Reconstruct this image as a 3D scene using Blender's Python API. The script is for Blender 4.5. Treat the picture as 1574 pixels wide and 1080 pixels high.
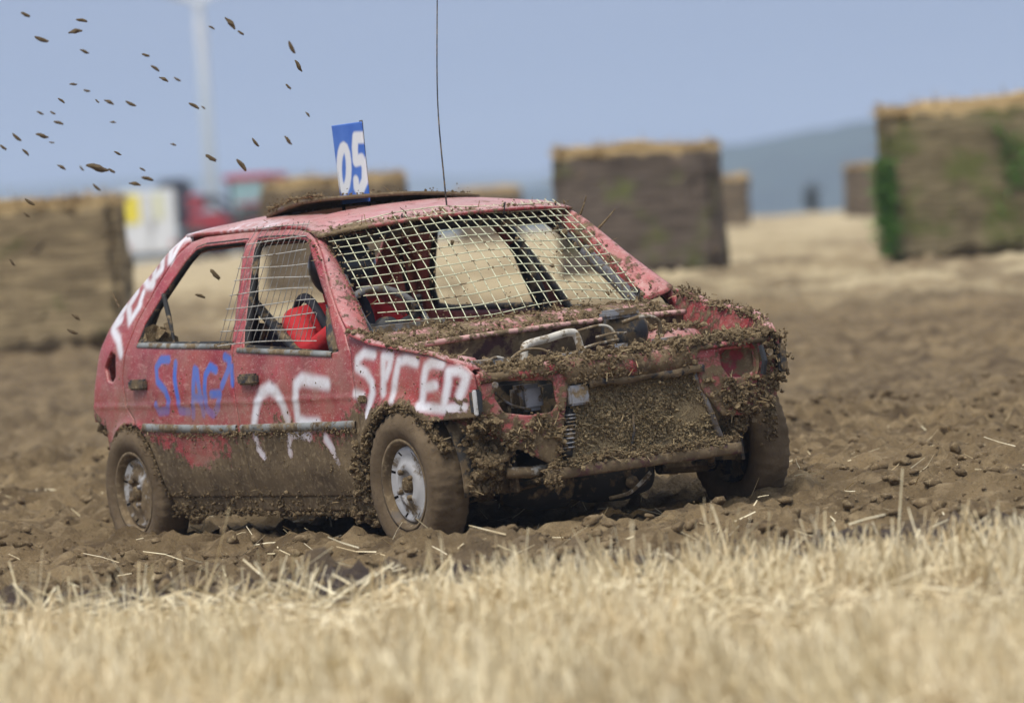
import bpy, bmesh, math, random
import numpy as np
from mathutils import Matrix, Vector

for o in list(bpy.data.objects): bpy.data.objects.remove(o)
SC = bpy.context.scene
COL = SC.collection
rng = np.random.default_rng(7)
random.seed(7)
PI = math.pi

# ------------------------------------------------------------------ frame
# car frame: x forward, y to the car's left, z up, origin on the ground between the front wheels
CAM_POS = np.array([16.8100, -9.6720, 1.3346])
CAM_R = np.array([0.48916344, 0.86503909, -0.11147422])
CAM_U = np.array([0.02787751, 0.11223725, 0.99329031])
CAM_F = np.array([-0.87174651, 0.48898893, -0.03078723])
UP = np.array([0.0158142, 0.04253263, 0.99896991])
_q = Vector(UP).rotation_difference(Vector((0, 0, 1)))
CAR = _q.to_matrix()                                   # car frame -> world
M3 = np.array(CAR)
cw, rw, uw, fw = M3 @ CAM_POS, M3 @ CAM_R, M3 @ CAM_U, M3 @ CAM_F

# ------------------------------------------------------------------ camera
cd = bpy.data.cameras.new('camera')
cam = bpy.data.objects.new('camera', cd); COL.objects.link(cam)
mw = Matrix(((rw[0], uw[0], -fw[0], cw[0]), (rw[1], uw[1], -fw[1], cw[1]), (rw[2], uw[2], -fw[2], cw[2]), (0, 0, 0, 1)))
cam.matrix_world = mw
cd.sensor_fit = 'HORIZONTAL'; cd.sensor_width = 36.0; cd.lens = 36.0 * 7730.0 / 1574.0
cd.clip_start = 0.5; cd.clip_end = 20000
cd.dof.use_dof = True; cd.dof.focus_distance = 19.4; cd.dof.aperture_fstop = 2.6
SC.camera = cam
SC.render.resolution_x, SC.render.resolution_y = 1024, 702

# ------------------------------------------------------------------ light
SUN_EL, SUN_AZ = math.radians(63), math.radians(-62)      # azimuth of the sun measured in the world xy plane
w = bpy.data.worlds.new('World'); SC.world = w; w.use_nodes = True
nt = w.node_tree; nt.nodes.clear()
out = nt.nodes.new('ShaderNodeOutputWorld'); bg = nt.nodes.new('ShaderNodeBackground')
sky = nt.nodes.new('ShaderNodeTexSky'); sky.sky_type = 'NISHITA'; sky.sun_disc = False
sky.sun_elevation = SUN_EL; sky.sun_rotation = PI / 2 - SUN_AZ; sky.dust_density = 3.0; sky.air_density = 1.2
tc = nt.nodes.new('ShaderNodeTexCoord'); sep = nt.nodes.new('ShaderNodeSeparateXYZ')
nt.links.new(tc.outputs['Generated'], sep.inputs[0])
# an overcast dome: three times as bright overhead as at the horizon, broken by soft cloud
ramp = nt.nodes.new('ShaderNodeValToRGB')
ramp.color_ramp.elements[0].position = 0.0; ramp.color_ramp.elements[0].color = (1.75, 2.3, 3.75, 1)
ramp.color_ramp.elements[1].position = 0.9; ramp.color_ramp.elements[1].color = (9.6, 9.9, 10.4, 1)
e = ramp.color_ramp.elements.new(0.12); e.color = (2.45, 3.1, 4.7, 1)
nt.links.new(sep.outputs['Z'], ramp.inputs[0])
cl = nt.nodes.new('ShaderNodeTexNoise'); cl.inputs['Scale'].default_value = 2.2; cl.inputs['Detail'].default_value = 5
mp = nt.nodes.new('ShaderNodeMapping'); mp.inputs['Scale'].default_value = (1, 1, 4)
nt.links.new(tc.outputs['Generated'], mp.inputs[0]); nt.links.new(mp.outputs[0], cl.inputs['Vector'])
mr = nt.nodes.new('ShaderNodeMapRange'); mr.inputs[1].default_value = .3; mr.inputs[2].default_value = .7; mr.inputs[3].default_value = .9; mr.inputs[4].default_value = 1.1
nt.links.new(cl.outputs['Fac'], mr.inputs[0])
vm = nt.nodes.new('ShaderNodeVectorMath'); vm.operation = 'SCALE'
nt.links.new(ramp.outputs[0], vm.inputs[0]); nt.links.new(mr.outputs[0], vm.inputs['Scale'])
mix = nt.nodes.new('ShaderNodeMix'); mix.data_type = 'RGBA'; mix.inputs[0].default_value = .85
nt.links.new(sky.outputs[0], mix.inputs[6]); nt.links.new(vm.outputs[0], mix.inputs[7])
nt.links.new(mix.outputs[2], bg.inputs['Color']); bg.inputs['Strength'].default_value = 0.07
nt.links.new(bg.outputs[0], out.inputs['Surface'])
sd = bpy.data.lights.new('sun', 'SUN'); sd.energy = 1.5; sd.angle = math.radians(24); sd.color = (1, .95, .87)
so = bpy.data.objects.new('sun', sd); COL.objects.link(so)
sdir = Vector((math.cos(SUN_EL) * math.cos(SUN_AZ), math.cos(SUN_EL) * math.sin(SUN_AZ), math.sin(SUN_EL)))
so.rotation_euler = sdir.to_track_quat('Z', 'Y').to_euler(); so.location = (0, 0, 30)
SC.view_settings.view_transform = 'Standard'; SC.view_settings.look = 'None'
SC.view_settings.gamma = 1; SC.view_settings.use_curve_mapping = False
SC.view_settings.exposure = 0.84
SC.cycles.use_denoising = True
SC.cycles.max_bounces = 6; SC.cycles.volume_bounces = 1; SC.cycles.transparent_max_bounces = 8

# ------------------------------------------------------------------ helpers
def vnoise(x, y, z=0.0, seed=0):
    x = np.asarray(x, float); y = np.asarray(y, float); z = np.zeros_like(x) + z
    def h(i, j, k):
        n = (i.astype(np.int64) * 374761393 + j.astype(np.int64) * 668265263 + k.astype(np.int64) * 2147483647 + seed * 1274126177) & 0xffffffff
        n = ((n ^ (n >> 13)) * 1274126177) & 0xffffffff
        n = ((n ^ (n >> 16)) * 2246822519) & 0xffffffff
        return ((n ^ (n >> 15)) & 0xffffff) / 0xffffff
    i, j, k = np.floor(x), np.floor(y), np.floor(z)
    u, v, t = x - i, y - j, z - k
    u, v, t = u * u * (3 - 2 * u), v * v * (3 - 2 * v), t * t * (3 - 2 * t)
    r = 0
    for a in (0, 1):
        for b in (0, 1):
            for c in (0, 1):
                r = r + h(i + a, j + b, k + c) * (u if a else 1 - u) * (v if b else 1 - v) * (t if c else 1 - t)
    return r
def fbm(x, y, z=0.0, oct=4, seed=0):
    s, a, n = 0, 1.0, 0
    for q in range(oct):
        s = s + a * vnoise(np.asarray(x) * 2 ** q, np.asarray(y) * 2 ** q, np.asarray(z) * 2 ** q, seed + q); n += a; a *= .5
    return s / n
def sstep(a, b, x):
    t = np.clip((np.asarray(x, float) - a) / (b - a), 0, 1); return t * t * (3 - 2 * t)
def smooth_tab(xs, ys, sig):
    lo, hi = xs[0] - .5, xs[-1] + .5
    g = np.linspace(lo, hi, 2001); v = np.interp(g, xs, ys)
    k = np.arange(-200, 201) * (g[1] - g[0]); kern = np.exp(-(k / sig) ** 2 / 2); kern /= kern.sum()
    v = np.convolve(np.pad(v, 200, mode='edge'), kern, 'valid')
    return lambda x: np.interp(x, g, v)

def mesh_obj(name, V, F, mat=None, parent=None, smooth=True, attrs=None):
    me = bpy.data.meshes.new(name)
    V = np.asarray(V, float)
    if isinstance(F, np.ndarray):
        n, k = F.shape
        me.vertices.add(len(V)); me.vertices.foreach_set('co', V.ravel())
        me.loops.add(n * k); me.loops.foreach_set('vertex_index', F.ravel().astype(np.int32))
        me.polygons.add(n); me.polygons.foreach_set('loop_start', np.arange(0, n * k, k, dtype=np.int32))
        me.update(calc_edges=True)
    else:
        me.from_pydata([tuple(v) for v in V], [], [tuple(f) for f in F])
    me.polygons.foreach_set('use_smooth', np.full(len(me.polygons), smooth))
    if attrs:
        for k_, a in attrs.items():
            at = me.attributes.new(k_, 'FLOAT', 'POINT'); at.data.foreach_set('value', np.asarray(a, np.float32))
    if mat: me.materials.append(mat)
    me.update()
    o = bpy.data.objects.new(name, me); COL.objects.link(o)
    if parent: o.parent = parent
    return o
def empty(name, loc=(0, 0, 0), rz=0, parent=None):
    o = bpy.data.objects.new(name, None); COL.objects.link(o); o.location = loc; o.rotation_euler = (0, 0, rz)
    o.empty_display_size = .1
    if parent: o.parent = parent
    return o
def tag(o, label=None, cat=None, group=None, kind=None):
    if label: o['label'] = label
    if cat: o['category'] = cat
    if group: o['group'] = group
    if kind: o['kind'] = kind
    return o

class MB:
    def __init__(s): s.v = []; s.f = []; s.n = 0
    def add(s, V, F):
        V = np.asarray(V, float).reshape(-1, 3)
        s.v.append(V); s.f += [tuple(int(i) + s.n for i in f) for f in F]; s.n += len(V); return s
    def box(s, c, d, R=None, taper=1.0):
        c = np.array(c, float); d = np.array(d, float) / 2
        P = np.array([[x, y, z] for z in (-1, 1) for y in (-1, 1) for x in (-1, 1)], float)
        P[4:, :2] *= taper
        P = P * d
        if R is not None: P = P @ np.array(R).T
        return s.add(P + c, [(0, 2, 3, 1), (4, 5, 7, 6), (0, 1, 5, 4), (2, 6, 7, 3), (0, 4, 6, 2), (1, 3, 7, 5)])
    def bbox(s, c, d, b=.01, R=None):
        """a box with bevelled edges"""
        bm = bmesh.new(); bmesh.ops.create_cube(bm, size=1.0)
        for v in bm.verts: v.co = Vector((v.co.x * d[0], v.co.y * d[1], v.co.z * d[2]))
        bmesh.ops.bevel(bm, geom=bm.edges[:], offset=min(b, min(d) * .45), segments=2, affect='EDGES')
        P = np.array([v.co[:] for v in bm.verts]); bm.verts.index_update()
        F = [[v.index for v in f.verts] for f in bm.faces]; bm.free()
        if R is not None: P = P @ np.array(R).T
        return s.add(P + np.array(c), F)
    def tube(s, pts, r, n=8, sm=0, cap=True):
        P = np.array(pts, float)
        if sm: P = spline(P, sm)
        m = len(P); R = np.interp(np.linspace(0, 1, m), np.linspace(0, 1, len(np.atleast_1d(r))), np.atleast_1d(r))
        T = np.gradient(P, axis=0); T /= np.linalg.norm(T, axis=1)[:, None] + 1e-9
        ref = np.array([0, 0, 1.]) if abs(T[0][2]) < .9 else np.array([1., 0, 0])
        nrm = np.cross(T[0], ref); nrm /= np.linalg.norm(nrm)
        V = []
        for i in range(m):
            nrm = nrm - T[i] * (nrm @ T[i]); nrm /= np.linalg.norm(nrm) + 1e-9
            b = np.cross(T[i], nrm)
            a = np.arange(n) * 2 * PI / n
            V.append(P[i] + R[i] * (np.cos(a)[:, None] * nrm + np.sin(a)[:, None] * b))
        F = [(i * n + k, i * n + (k + 1) % n, (i + 1) * n + (k + 1) % n, (i + 1) * n + k) for i in range(m - 1) for k in range(n)]
        if cap: F += [tuple(range(n - 1, -1, -1)), tuple((m - 1) * n + k for k in range(n))]
        return s.add(np.concatenate(V), F)
    def lathe(s, prof, c, axis='y', n=48, skip=None):
        """prof: (along axis, radius)"""
        pr = np.array(prof, float); m = len(pr); a = np.arange(n) * 2 * PI / n
        V = np.zeros((m, n, 3))
        ca, sa = np.cos(a), np.sin(a)
        A, R = pr[:, 0][:, None], pr[:, 1][:, None]
        if axis == 'y': V[..., 0] = R * ca; V[..., 1] = A + 0 * ca; V[..., 2] = R * sa
        elif axis == 'x': V[..., 0] = A + 0 * ca; V[..., 1] = R * ca; V[..., 2] = R * sa
        else: V[..., 0] = R * ca; V[..., 1] = R * sa; V[..., 2] = A + 0 * ca
        F = [(i * n + k, i * n + (k + 1) % n, (i + 1) * n + (k + 1) % n, (i + 1) * n + k) for i in range(m - 1) for k in range(n) if not (skip and skip(i, k))]
        return s.add(V.reshape(-1, 3) + np.array(c), F)
    def grid(s, G):
        """G: (m,n,3)"""
        G = np.asarray(G, float); m, n, _ = G.shape
        return s.add(G.reshape(-1, 3), [(i * n + k, i * n + k + 1, (i + 1) * n + k + 1, (i + 1) * n + k) for i in range(m - 1) for k in range(n - 1)])
    def build(s, name, mat, parent=None, smooth=False, thick=0):
        o = mesh_obj(name, np.concatenate(s.v), s.f, mat, parent, smooth)
        if thick: m = o.modifiers.new('sheet', 'SOLIDIFY'); m.thickness = thick; m.offset = 0
        return o
def spline(P, k):
    P = np.asarray(P, float); Q = np.vstack([2 * P[0] - P[1], P, 2 * P[-1] - P[-2]]); R = []
    for i in range(1, len(Q) - 2):
        for t in np.linspace(0, 1, k, endpoint=False):
            a, b, c, d = Q[i - 1], Q[i], Q[i + 1], Q[i + 2]
            R.append(.5 * (2 * b + (c - a) * t + (2 * a - 5 * b + 4 * c - d) * t ** 2 + (3 * b - a - 3 * c + d) * t ** 3))
    R.append(Q[-2]); return np.array(R)
_bm = bmesh.new(); bmesh.ops.create_icosphere(_bm, subdivisions=2, radius=1); _bm.verts.index_update()
ICO2 = np.array([v.co[:] for v in _bm.verts]), np.array([[v.index for v in f.verts] for f in _bm.faces]); _bm.free()
_bm = bmesh.new(); bmesh.ops.create_icosphere(_bm, subdivisions=1, radius=1); _bm.verts.index_update()
ICO1 = np.array([v.co[:] for v in _bm.verts]), np.array([[v.index for v in f.verts] for f in _bm.faces]); _bm.free()
def lumps(C, S, seed=0, ico=ICO1, rough=.6):
    """many torn lumps: centres C (n,3), sizes S (n,) or (n,3)"""
    g = np.random.default_rng(seed); C = np.asarray(C, float); n = len(C); V0, F0 = ico
    S = np.asarray(S, float); S = S[:, None] * g.uniform(.6, 1.4, (n, 3)) if S.ndim == 1 else S
    R = np.linalg.qr(g.normal(size=(n, 3, 3)))[0]
    d = 1 + rough * (g.random((n, len(V0))) - .5) * 2
    V = V0[None] * d[..., None]
    V = np.einsum('nij,nkj->nki', R, V) * S[:, None, :] + C[:, None, :]
    F = F0[None] + (np.arange(n) * len(V0))[:, None, None]
    return V.reshape(-1, 3), F.reshape(-1, 3)
def ribbons(B, D, L, W, bend, seed=0, seg=2):
    """straw blades: base B (n,3), direction D, length L, width W"""
    g = np.random.default_rng(seed); n = len(B)
    D = D / np.linalg.norm(D, axis=1)[:, None]
    S = np.cross(D, g.normal(size=(n, 3))); S /= np.linalg.norm(S, axis=1)[:, None] + 1e-9
    N = np.cross(S, D)
    rows = []
    for q in range(seg + 1):
        t = q / seg
        c = B + D * (L * t)[:, None] + N * (bend * L * t * t)[:, None]
        h = S * (W * .5 * (1 - .35 * t))[:, None]
        rows += [c - h, c + h]
    V = np.stack(rows, 1); k = 2 * (seg + 1)
    F = np.array([[2 * q, 2 * q + 1, 2 * q + 3, 2 * q + 2] for q in range(seg)])
    F = F[None] + (np.arange(n) * k)[:, None, None]
    return V.reshape(-1, 3), F.reshape(-1, 4)

# ------------------------------------------------------------------ materials
class NT:
    def __init__(s, name):
        s.m = bpy.data.materials.new(name); s.m.use_nodes = True; s.t = s.m.node_tree; s.t.nodes.clear()
        s.out = s.t.nodes.new('ShaderNodeOutputMaterial'); s.b = s.t.nodes.new('ShaderNodeBsdfPrincipled')
        s.t.links.new(s.b.outputs[0], s.out.inputs['Surface'])
    def n(s, typ, **kw):
        nd = s.t.nodes.new('ShaderNode' + typ)
        for k, v in kw.items():
            if k.startswith('_'): setattr(nd, k[1:], v)
            else:
                key = int(k[1:]) if k[0] == 'i' and k[1:].isdigit() else k.replace('_', ' ')
                s.set(nd, key, v)
        return nd
    def set(s, nd, key, v):
        if isinstance(v, bpy.types.NodeSocket): s.t.links.new(v, nd.inputs[key])
        else: nd.inputs[key].default_value = v
    def obj(s): return s.n('TexCoord').outputs['Object']
    def noise(s, scale, vec=None, detail=4, rough=.55, dist=0):
        nd = s.n('TexNoise', Scale=scale, Detail=detail, Roughness=rough, Distortion=dist)
        if vec is not None: s.set(nd, 'Vector', vec)
        return nd.outputs['Fac']
    def range(s, v, a, b, c=0., d=1.):
        return s.n('MapRange', i0=v, i1=a, i2=b, i3=c, i4=d).outputs[0]
    def math(s, op, a, b=0., clamp=False):
        nd = s.n('Math', i0=a, i1=b, _operation=op); nd.use_clamp = clamp; return nd.outputs[0]
    def mix(s, f, a, b):
        nd = s.t.nodes.new('ShaderNodeMix'); nd.data_type = 'RGBA'
        s.set(nd, 0, f)
        for k, v in ((6, a), (7, b)):
            s.set(nd, k, v if isinstance(v, bpy.types.NodeSocket) else (v[0], v[1], v[2], 1))
        return nd.outputs[2]
    def attr(s, name): return s.n('Attribute', _attribute_name=name).outputs['Fac']
    def bump(s, h, strength=.5, dist=.01):
        s.t.links.new(s.n('Bump', Strength=strength, Distance=dist, Height=h).outputs[0], s.b.inputs['Normal'])
    def P(s, **kw):
        for k, v in kw.items():
            k = k.replace('_', ' ')
            if isinstance(v, tuple) and len(v) == 3: v = (*v, 1)
            s.set(s.b, k, v)
        return s.m
def scaled(t, vec, sc):
    return t.n('Mapping', i0=vec, i3=sc).outputs[0]
MUD_A, MUD_B, MUD_C = (.095, .064, .034), (.225, .160, .086), (.36, .275, .16)
def mudcol(t, vec, sc=1.0):
    a = t.noise(7 * sc, vec, 6, .6); b = t.noise(42 * sc, vec, 4, .6)
    c = t.mix(t.range(a, .3, .7), MUD_A, MUD_B)
    return t.mix(t.range(b, .52, .78), c, MUD_C)
def mat_plain(name, col, rough=.6, metal=0., var=.25, scale=12., mud=0., bump=.0):
    t = NT(name); v = t.obj()
    n1 = t.noise(scale, v, 5)
    c = t.mix(t.range(n1, .3, .7), tuple(x * (1 - var) for x in col), tuple(min(1, x * (1 + var)) for x in col))
    if mud > 0:
        m = t.range(t.noise(scale * .9, v, 6, .65), .62 - mud * .35, .70 - mud * .35)
        c = t.mix(m, c, mudcol(t, v)); rough = t.range(m, 0, 1, rough, .95); metal = t.range(m, 0, 1, metal, 0) if metal else 0.
    if bump: t.bump(n1, bump, .01)
    return t.P(Base_Color=c, Roughness=rough, Metallic=metal)
def mat_paint():
    """faded red paint under mud, sprayed letters from attributes"""
    t = NT('muddy_red_paint'); v = t.obj(); z = t.n('SeparateXYZ', i0=v).outputs['Z']
    fade = t.noise(5, v, 5, .6)
    c = t.mix(t.range(fade, .32, .68), (.25, .012, .020), (.50, .06, .075))
    c = t.mix(t.range(t.noise(2.6, v, 4, .6), .48, .70, 0, .55), c, (.42, .10, .055))
    scr = t.noise(16, scaled(t, v, (1, 1, 3.0)), 7, .72, .6)
    c = t.mix(t.range(scr, .54, .68, 0, .7), c, (.62, .30, .27))                # chalky scuffs
    fine = t.noise(95, scaled(t, v, (1, 1, 1.5)), 4, .75)
    c = t.mix(t.range(fine, .57, .66, 0, .8), c, (.66, .46, .42))
    c = t.mix(t.range(t.noise(70, v, 5, .7), .60, .68, 0, .8), c, (.20, .13, .075))              # stone chips
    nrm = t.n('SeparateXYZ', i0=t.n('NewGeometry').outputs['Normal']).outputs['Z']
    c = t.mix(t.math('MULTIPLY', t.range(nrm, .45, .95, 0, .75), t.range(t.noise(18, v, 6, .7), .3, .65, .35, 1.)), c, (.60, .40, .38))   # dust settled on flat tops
    # sprayed letters
    sp = t.noise(220, v, 2, .5)
    wf = t.math('MULTIPLY', t.attr('white'), t.range(sp, .15, .55, .8, 1.), True)
    c = t.mix(wf, c, (.88, .88, .92))
    bf = t.math('MULTIPLY', t.attr('blue'), t.range(sp, .15, .55, .85, 1.), True)
    c = t.mix(bf, c, (.055, .16, .62))
    # dust film
    du = t.range(t.noise(7, v, 7, .68), .40, .66, .04, .75)
    c = t.mix(t.math('MULTIPLY', du, t.range(z, .9, .35, .45, 1.)), c, (.36, .25, .18))
    # mud: by attribute and splatter
    spl = t.noise(26, v, 7, .7); big = t.noise(6, v, 5, .6)
    a = t.math('ADD', t.attr('mud'), t.math('MULTIPLY', t.math('SUBTRACT', big, .5), 1.1))
    a = t.math('ADD', a, t.math('MULTIPLY', t.math('SUBTRACT', spl, .5), 1.8))
    m = t.range(a, .42, .58)
    c = t.mix(m, c, mudcol(t, v))
    t.bump(t.math('ADD', t.math('MULTIPLY', m, .6), t.math('MULTIPLY', spl, t.math('ADD', t.math('MULTIPLY', m, .7), .05))), .6, .012)
    return t.P(Base_Color=c, Roughness=t.range(m, 0, 1, .42, .95), Specular_IOR_Level=.4)
def mat_mud(name, sc=1.0, straw=.25, strength=.8):
    t = NT(name); v = t.obj(); c = mudcol(t, v, sc)
    s = t.noise(55 * sc, scaled(t, v, (1, 3, 1.6)), 3, .6, 1.5)
    c = t.mix(t.range(s, .62 - straw * .2, .70 - straw * .2, 0, .75), c, (.46, .36, .20))
    t.bump(t.noise(60 * sc, v, 6, .7), strength, .01)
    return t.P(Base_Color=c, Roughness=.95, Specular_IOR_Level=.2)
def mat_straw(name, a=(.58, .47, .27), b=(.88, .78, .53), sc=40, hi=.7):
    t = NT(name); g = t.n('NewGeometry'); n = g.outputs['Random Per Island']
    v = t.obj(); c = t.mix(n, a, b); c = t.mix(t.range(t.noise(4.5, v, 4, .6), .45, .64, 0, .55), c, (.62, .44, .22))
    c = t.mix(t.range(t.noise(7, v, 3, .6), .50, .62, 0, hi), c, (.92, .83, .60))
    c = t.mix(t.range(t.noise(sc, v, 3), .55, .75, 0, .4), c, (.34, .25, .14))
    return t.P(Base_Color=c, Roughness=.75, Specular_IOR_Level=.3)
MAT = {}
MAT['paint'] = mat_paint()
MAT['mud'] = mat_mud('caked_mud', 1.0)
MAT['radmud'] = mat_mud('straw_packed_mud', 1.6, .9)
MAT['tyre'] = None
MAT['black'] = mat_plain('black_steel', (.018, .018, .02), .5, 0, .3, 15, .35)
MAT['dark'] = mat_plain('dark_plastic', (.03, .032, .036), .6, 0, .3, 12, .45)
MAT['under'] = mat_plain('oily_underbody', (.022, .02, .018), .8, 0, .3, 12, .5, .4)
MAT['underdark'] = mat_plain('oily_black_casting', (.020, .019, .018), .7, 0, .4, 14, .22, .5)
MAT['grey'] = mat_plain('dusty_grey_metal', (.30, .30, .31), .55, .3, .25, 14, .5)
MAT['pale'] = mat_plain('pale_dusty_pipe', (.52, .48, .40), .7, 0, .2, 20, .62)
MAT['pale2'] = mat_plain('chalky_pipe', (.58, .54, .46), .7, 0, .2, 20, .30)
MAT['alloy'] = mat_plain('dull_alloy', (.36, .36, .37), .5, .5, .2, 18, .5)
MAT['foam'] = mat_plain('grey_foam', (.16, .16, .175), .9, 0, .3, 60, .3, .4)
MAT['dash'] = mat_plain('dusty_grey_dash', (.20, .19, .185), .85, 0, .25, 20, .45)
MAT['wire'] = mat_plain('pale_green_wire', (.66, .67, .46), .55, 0, .15, 30, .25)
MAT['dirtystraw'] = mat_straw('dirty_straw', (.20, .145, .075), (.40, .31, .17), hi=0.)
MAT['wire2'] = mat_plain('grey_wire', (.52, .50, .44), .55, .1, .2, 30, .2)
MAT['rim'] = mat_plain('scuffed_white_steel', (.50, .49, .48), .6, .05, .15, 9, .30)
MAT['rimlip'] = mat_plain('muddy_rim_lip', (.16, .13, .10), .8, 0, .3, 9, .7)
MAT['blackrub'] = mat_plain('black_rubber', (.015, .015, .015), .8, 0, .2, 20, .25)
MAT['strip'] = mat_plain('grey_bump_strip', (.24, .25, .24), .55, 0, .4, 10, .45)
MAT['straw'] = mat_straw('pale_straw')
MAT['lens'] = mat_plain('white_lamp_lens', (.7, .7, .68), .25, 0, .1, 10, .3)

# ------------------------------------------------------------------ ground
g2 = np.array([fw[0], fw[1]]); g2 /= np.linalg.norm(g2)           # away from the camera
s2 = np.array([g2[1], -g2[0]])                                     # to its right
nc = M3 @ np.array([0, 0, 1.])
CEN = (M3 @ np.array([-1.1, 0, 0]))[:2]
def to_xy(a, b): return cw[0] + g2[0] * b + s2[0] * a, cw[1] + g2[1] * b + s2[1] * a
def to_ab(x, y):
    dx, dy = x - cw[0], y - cw[1]; return dx * s2[0] + dy * s2[1], dx * g2[0] + dy * g2[1]
base_h = smooth_tab([0, 14, 20, 30, 46, 57, 75, 100, 150, 200, 240, 420, 900], [.0, .0, .0, .10, .40, .55, .70, .85, 1.0, 1.05, 1.02, -4, -9], 2.5)
def ground_h(a, b, detail=True):
    a = np.asarray(a, float); b = np.asarray(b, float)
    lat = 1 - .22 * sstep(-.02, -.09, a / np.maximum(np.abs(b), 8))
    bb = np.clip(b, 0, 900)
    h = base_h(bb) * np.where(bb < 260, lat, 1)
    x, y = to_xy(a, b)
    d2 = ((x - CEN[0]) ** 2 + (y - CEN[1]) ** 2) / 2.9 ** 2
    wt = np.exp(-d2 ** 2)
    h = h + wt * (-(nc[0] * x + nc[1] * y) / nc[2]) + .050
    if not detail: return h
    k = np.clip((b - 9) / 3, 0, 1) * np.exp(-np.maximum(b - 30, 0) / 80)
    mudz = sstep(15.4, 16.6, b)
    n1 = fbm(a * .9, b * .9, 0, 3, 3) - .5
    n2 = fbm(a * 3.2 + 4, b * 3.2, 0, 3, 11) - .5
    n3 = fbm(a * 11, b * 11 + 7, 0, 3, 23)
    cl = np.clip(n3 - .45, 0, 1)
    h = h + n1 * .10 * np.clip(b / 20, .5, 2.2) * (1 - wt) + n2 * (.035 + .075 * mudz) * k * (1 - .45 * wt) + cl * (.04 + .17 * mudz) * k * (1 - .4 * wt)
    h = h + np.clip(fbm(a * 21 + 3, b * 21, 0, 2, 29) - .5, 0, 1) * .07 * mudz * k * (b < 34)
    # earth thrown up along the wheel tracks
    cx = M3[0, 0] * x + M3[1, 0] * y; cy = M3[0, 1] * x + M3[1, 1] * y
    for yy, am in ((-1.04, .035), (1.02, .03)):
        h = h + am * np.exp(-((cy - yy) / .16) ** 2) * sstep(2.5, 1.2, cx) * (0.4 + 1.2 * vnoise(cx * 3.1, cy * 4, 0, 5))
    inside = np.exp(-(cy / .62) ** 6) * sstep(.75, .45, cx) * sstep(-3.2, -2.8, cx)
    h = h - inside * .05
    return h
def axis(lo, hi, step, far_lo, far_hi, ratio):
    m = np.arange(lo, hi + step * .5, step)
    def ext(st, end):
        r, s, p = [], step, st
        while abs(p) < abs(end) and len(r) < 140:
            s *= ratio; p += s * np.sign(end - st); r.append(p)
        return np.array(r)
    return np.concatenate([ext(lo, far_lo)[::-1], m, ext(hi, far_hi)])
A_ = axis(-4.3, 4.3, .03, -3000, 3000, 1.09)
B_ = np.concatenate([-np.geomspace(400, 2, 14), np.linspace(0, 10.4, 28), np.arange(10.6, 26.5, .03), 26.5 * 1.0115 ** np.arange(0, 190), 26.5 * 1.0115 ** 190 * 1.12 ** np.arange(0, 30)])
AA, BB = np.meshgrid(A_, B_)
XX, YY = to_xy(AA, BB); HH = ground_h(AA, BB)
far_n = fbm(AA * .25, BB * .12, 0, 3, 61); mid_n = fbm(AA * .9, BB * .35, 0, 3, 71)
straw = sstep(44, 51, BB + (far_n - .5) * 9 + np.clip(AA / np.maximum(BB, 1), -.1, .1) * 24)
straw = straw * (1 - .8 * sstep(.50, .60, mid_n) * sstep(80, 60, BB))
edge = 15.85 - .16 * np.clip(AA, 0, 3) + (fbm(AA * .8, BB * 0, 0, 3, 91) - .5) * 1.1 - .25 * np.clip(AA, -3, 3) * .0
straw = np.maximum(straw, sstep(edge + .15, edge - .35, BB) * (BB > 0) * (.25 + .75 * sstep(.38, .55, fbm(AA * 1.3 + 9, BB * 1.3, 0, 3, 44))))
wet = sstep(17.6, 16.5, BB + (fbm(AA * 1.3, BB * 1.3, 0, 3, 33) - .5) * 1.6) * sstep(15.2, 16.0, BB)
nB, nA = AA.shape
idx = np.arange(nB * nA).reshape(nB, nA)
GF = np.stack([idx[:-1, :-1], idx[:-1, 1:], idx[1:, 1:], idx[1:, :-1]], -1).reshape(-1, 4)
def mat_ground():
    t = NT('ploughed_earth'); v = t.obj()
    a = t.noise(1.6, v, 6, .62); b = t.noise(9, v, 6, .65); f = t.noise(60, v, 5, .65)
    c = t.mix(t.range(a, .36, .64), (.115, .078, .041), (.285, .204, .108))
    c = t.mix(t.range(b, .50, .70, 0, .9), c, (.37, .275, .155))
    c = t.mix(t.range(t.noise(4.3, scaled(t, v, (1, 1, 1)), 6, .7), .56, .68, 0, .75), c, (.082, .057, .036))
    c = t.mix(t.range(f, .55, .8, 0, .5), c, (.09, .062, .036))
    c = t.mix(t.math('MULTIPLY', t.attr('wet'), t.range(b, .3, .55, .7, 1.)), c, (.078, .060, .052))
    lit = t.noise(34, scaled(t, v, (1, 3.2, 1)), 4, .6, 2.2)
    c = t.mix(t.range(lit, .68, .74, 0, .55), c, (.46, .36, .20))                # scattered straw
    sc = t.mix(t.range(t.noise(5, v, 6, .7), .3, .7), (.44, .34, .19), (.68, .56, .35))
    sc = t.mix(t.range(t.noise(.55, v, 6, .65), .47, .60, 0, .8), sc, (.34, .25, .14))
    c = t.mix(t.math('ADD', t.attr('straw'), t.math('MULTIPLY', t.math('SUBTRACT', b, .5), t.range(t.attr('straw'), 0, .3, 0, .5)), True), c, sc)
    t.bump(t.math('ADD', f, t.math('MULTIPLY', b, 1.4)), .9, .03)
    return t.P(Base_Color=c, Roughness=.96, Specular_IOR_Level=.15)
ground = mesh_obj('ground', np.stack([XX, YY, HH], -1).reshape(-1, 3), GF, mat_ground(), attrs={'straw': straw.ravel(), 'wet': wet.ravel()})
tag(ground, kind='structure')

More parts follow.
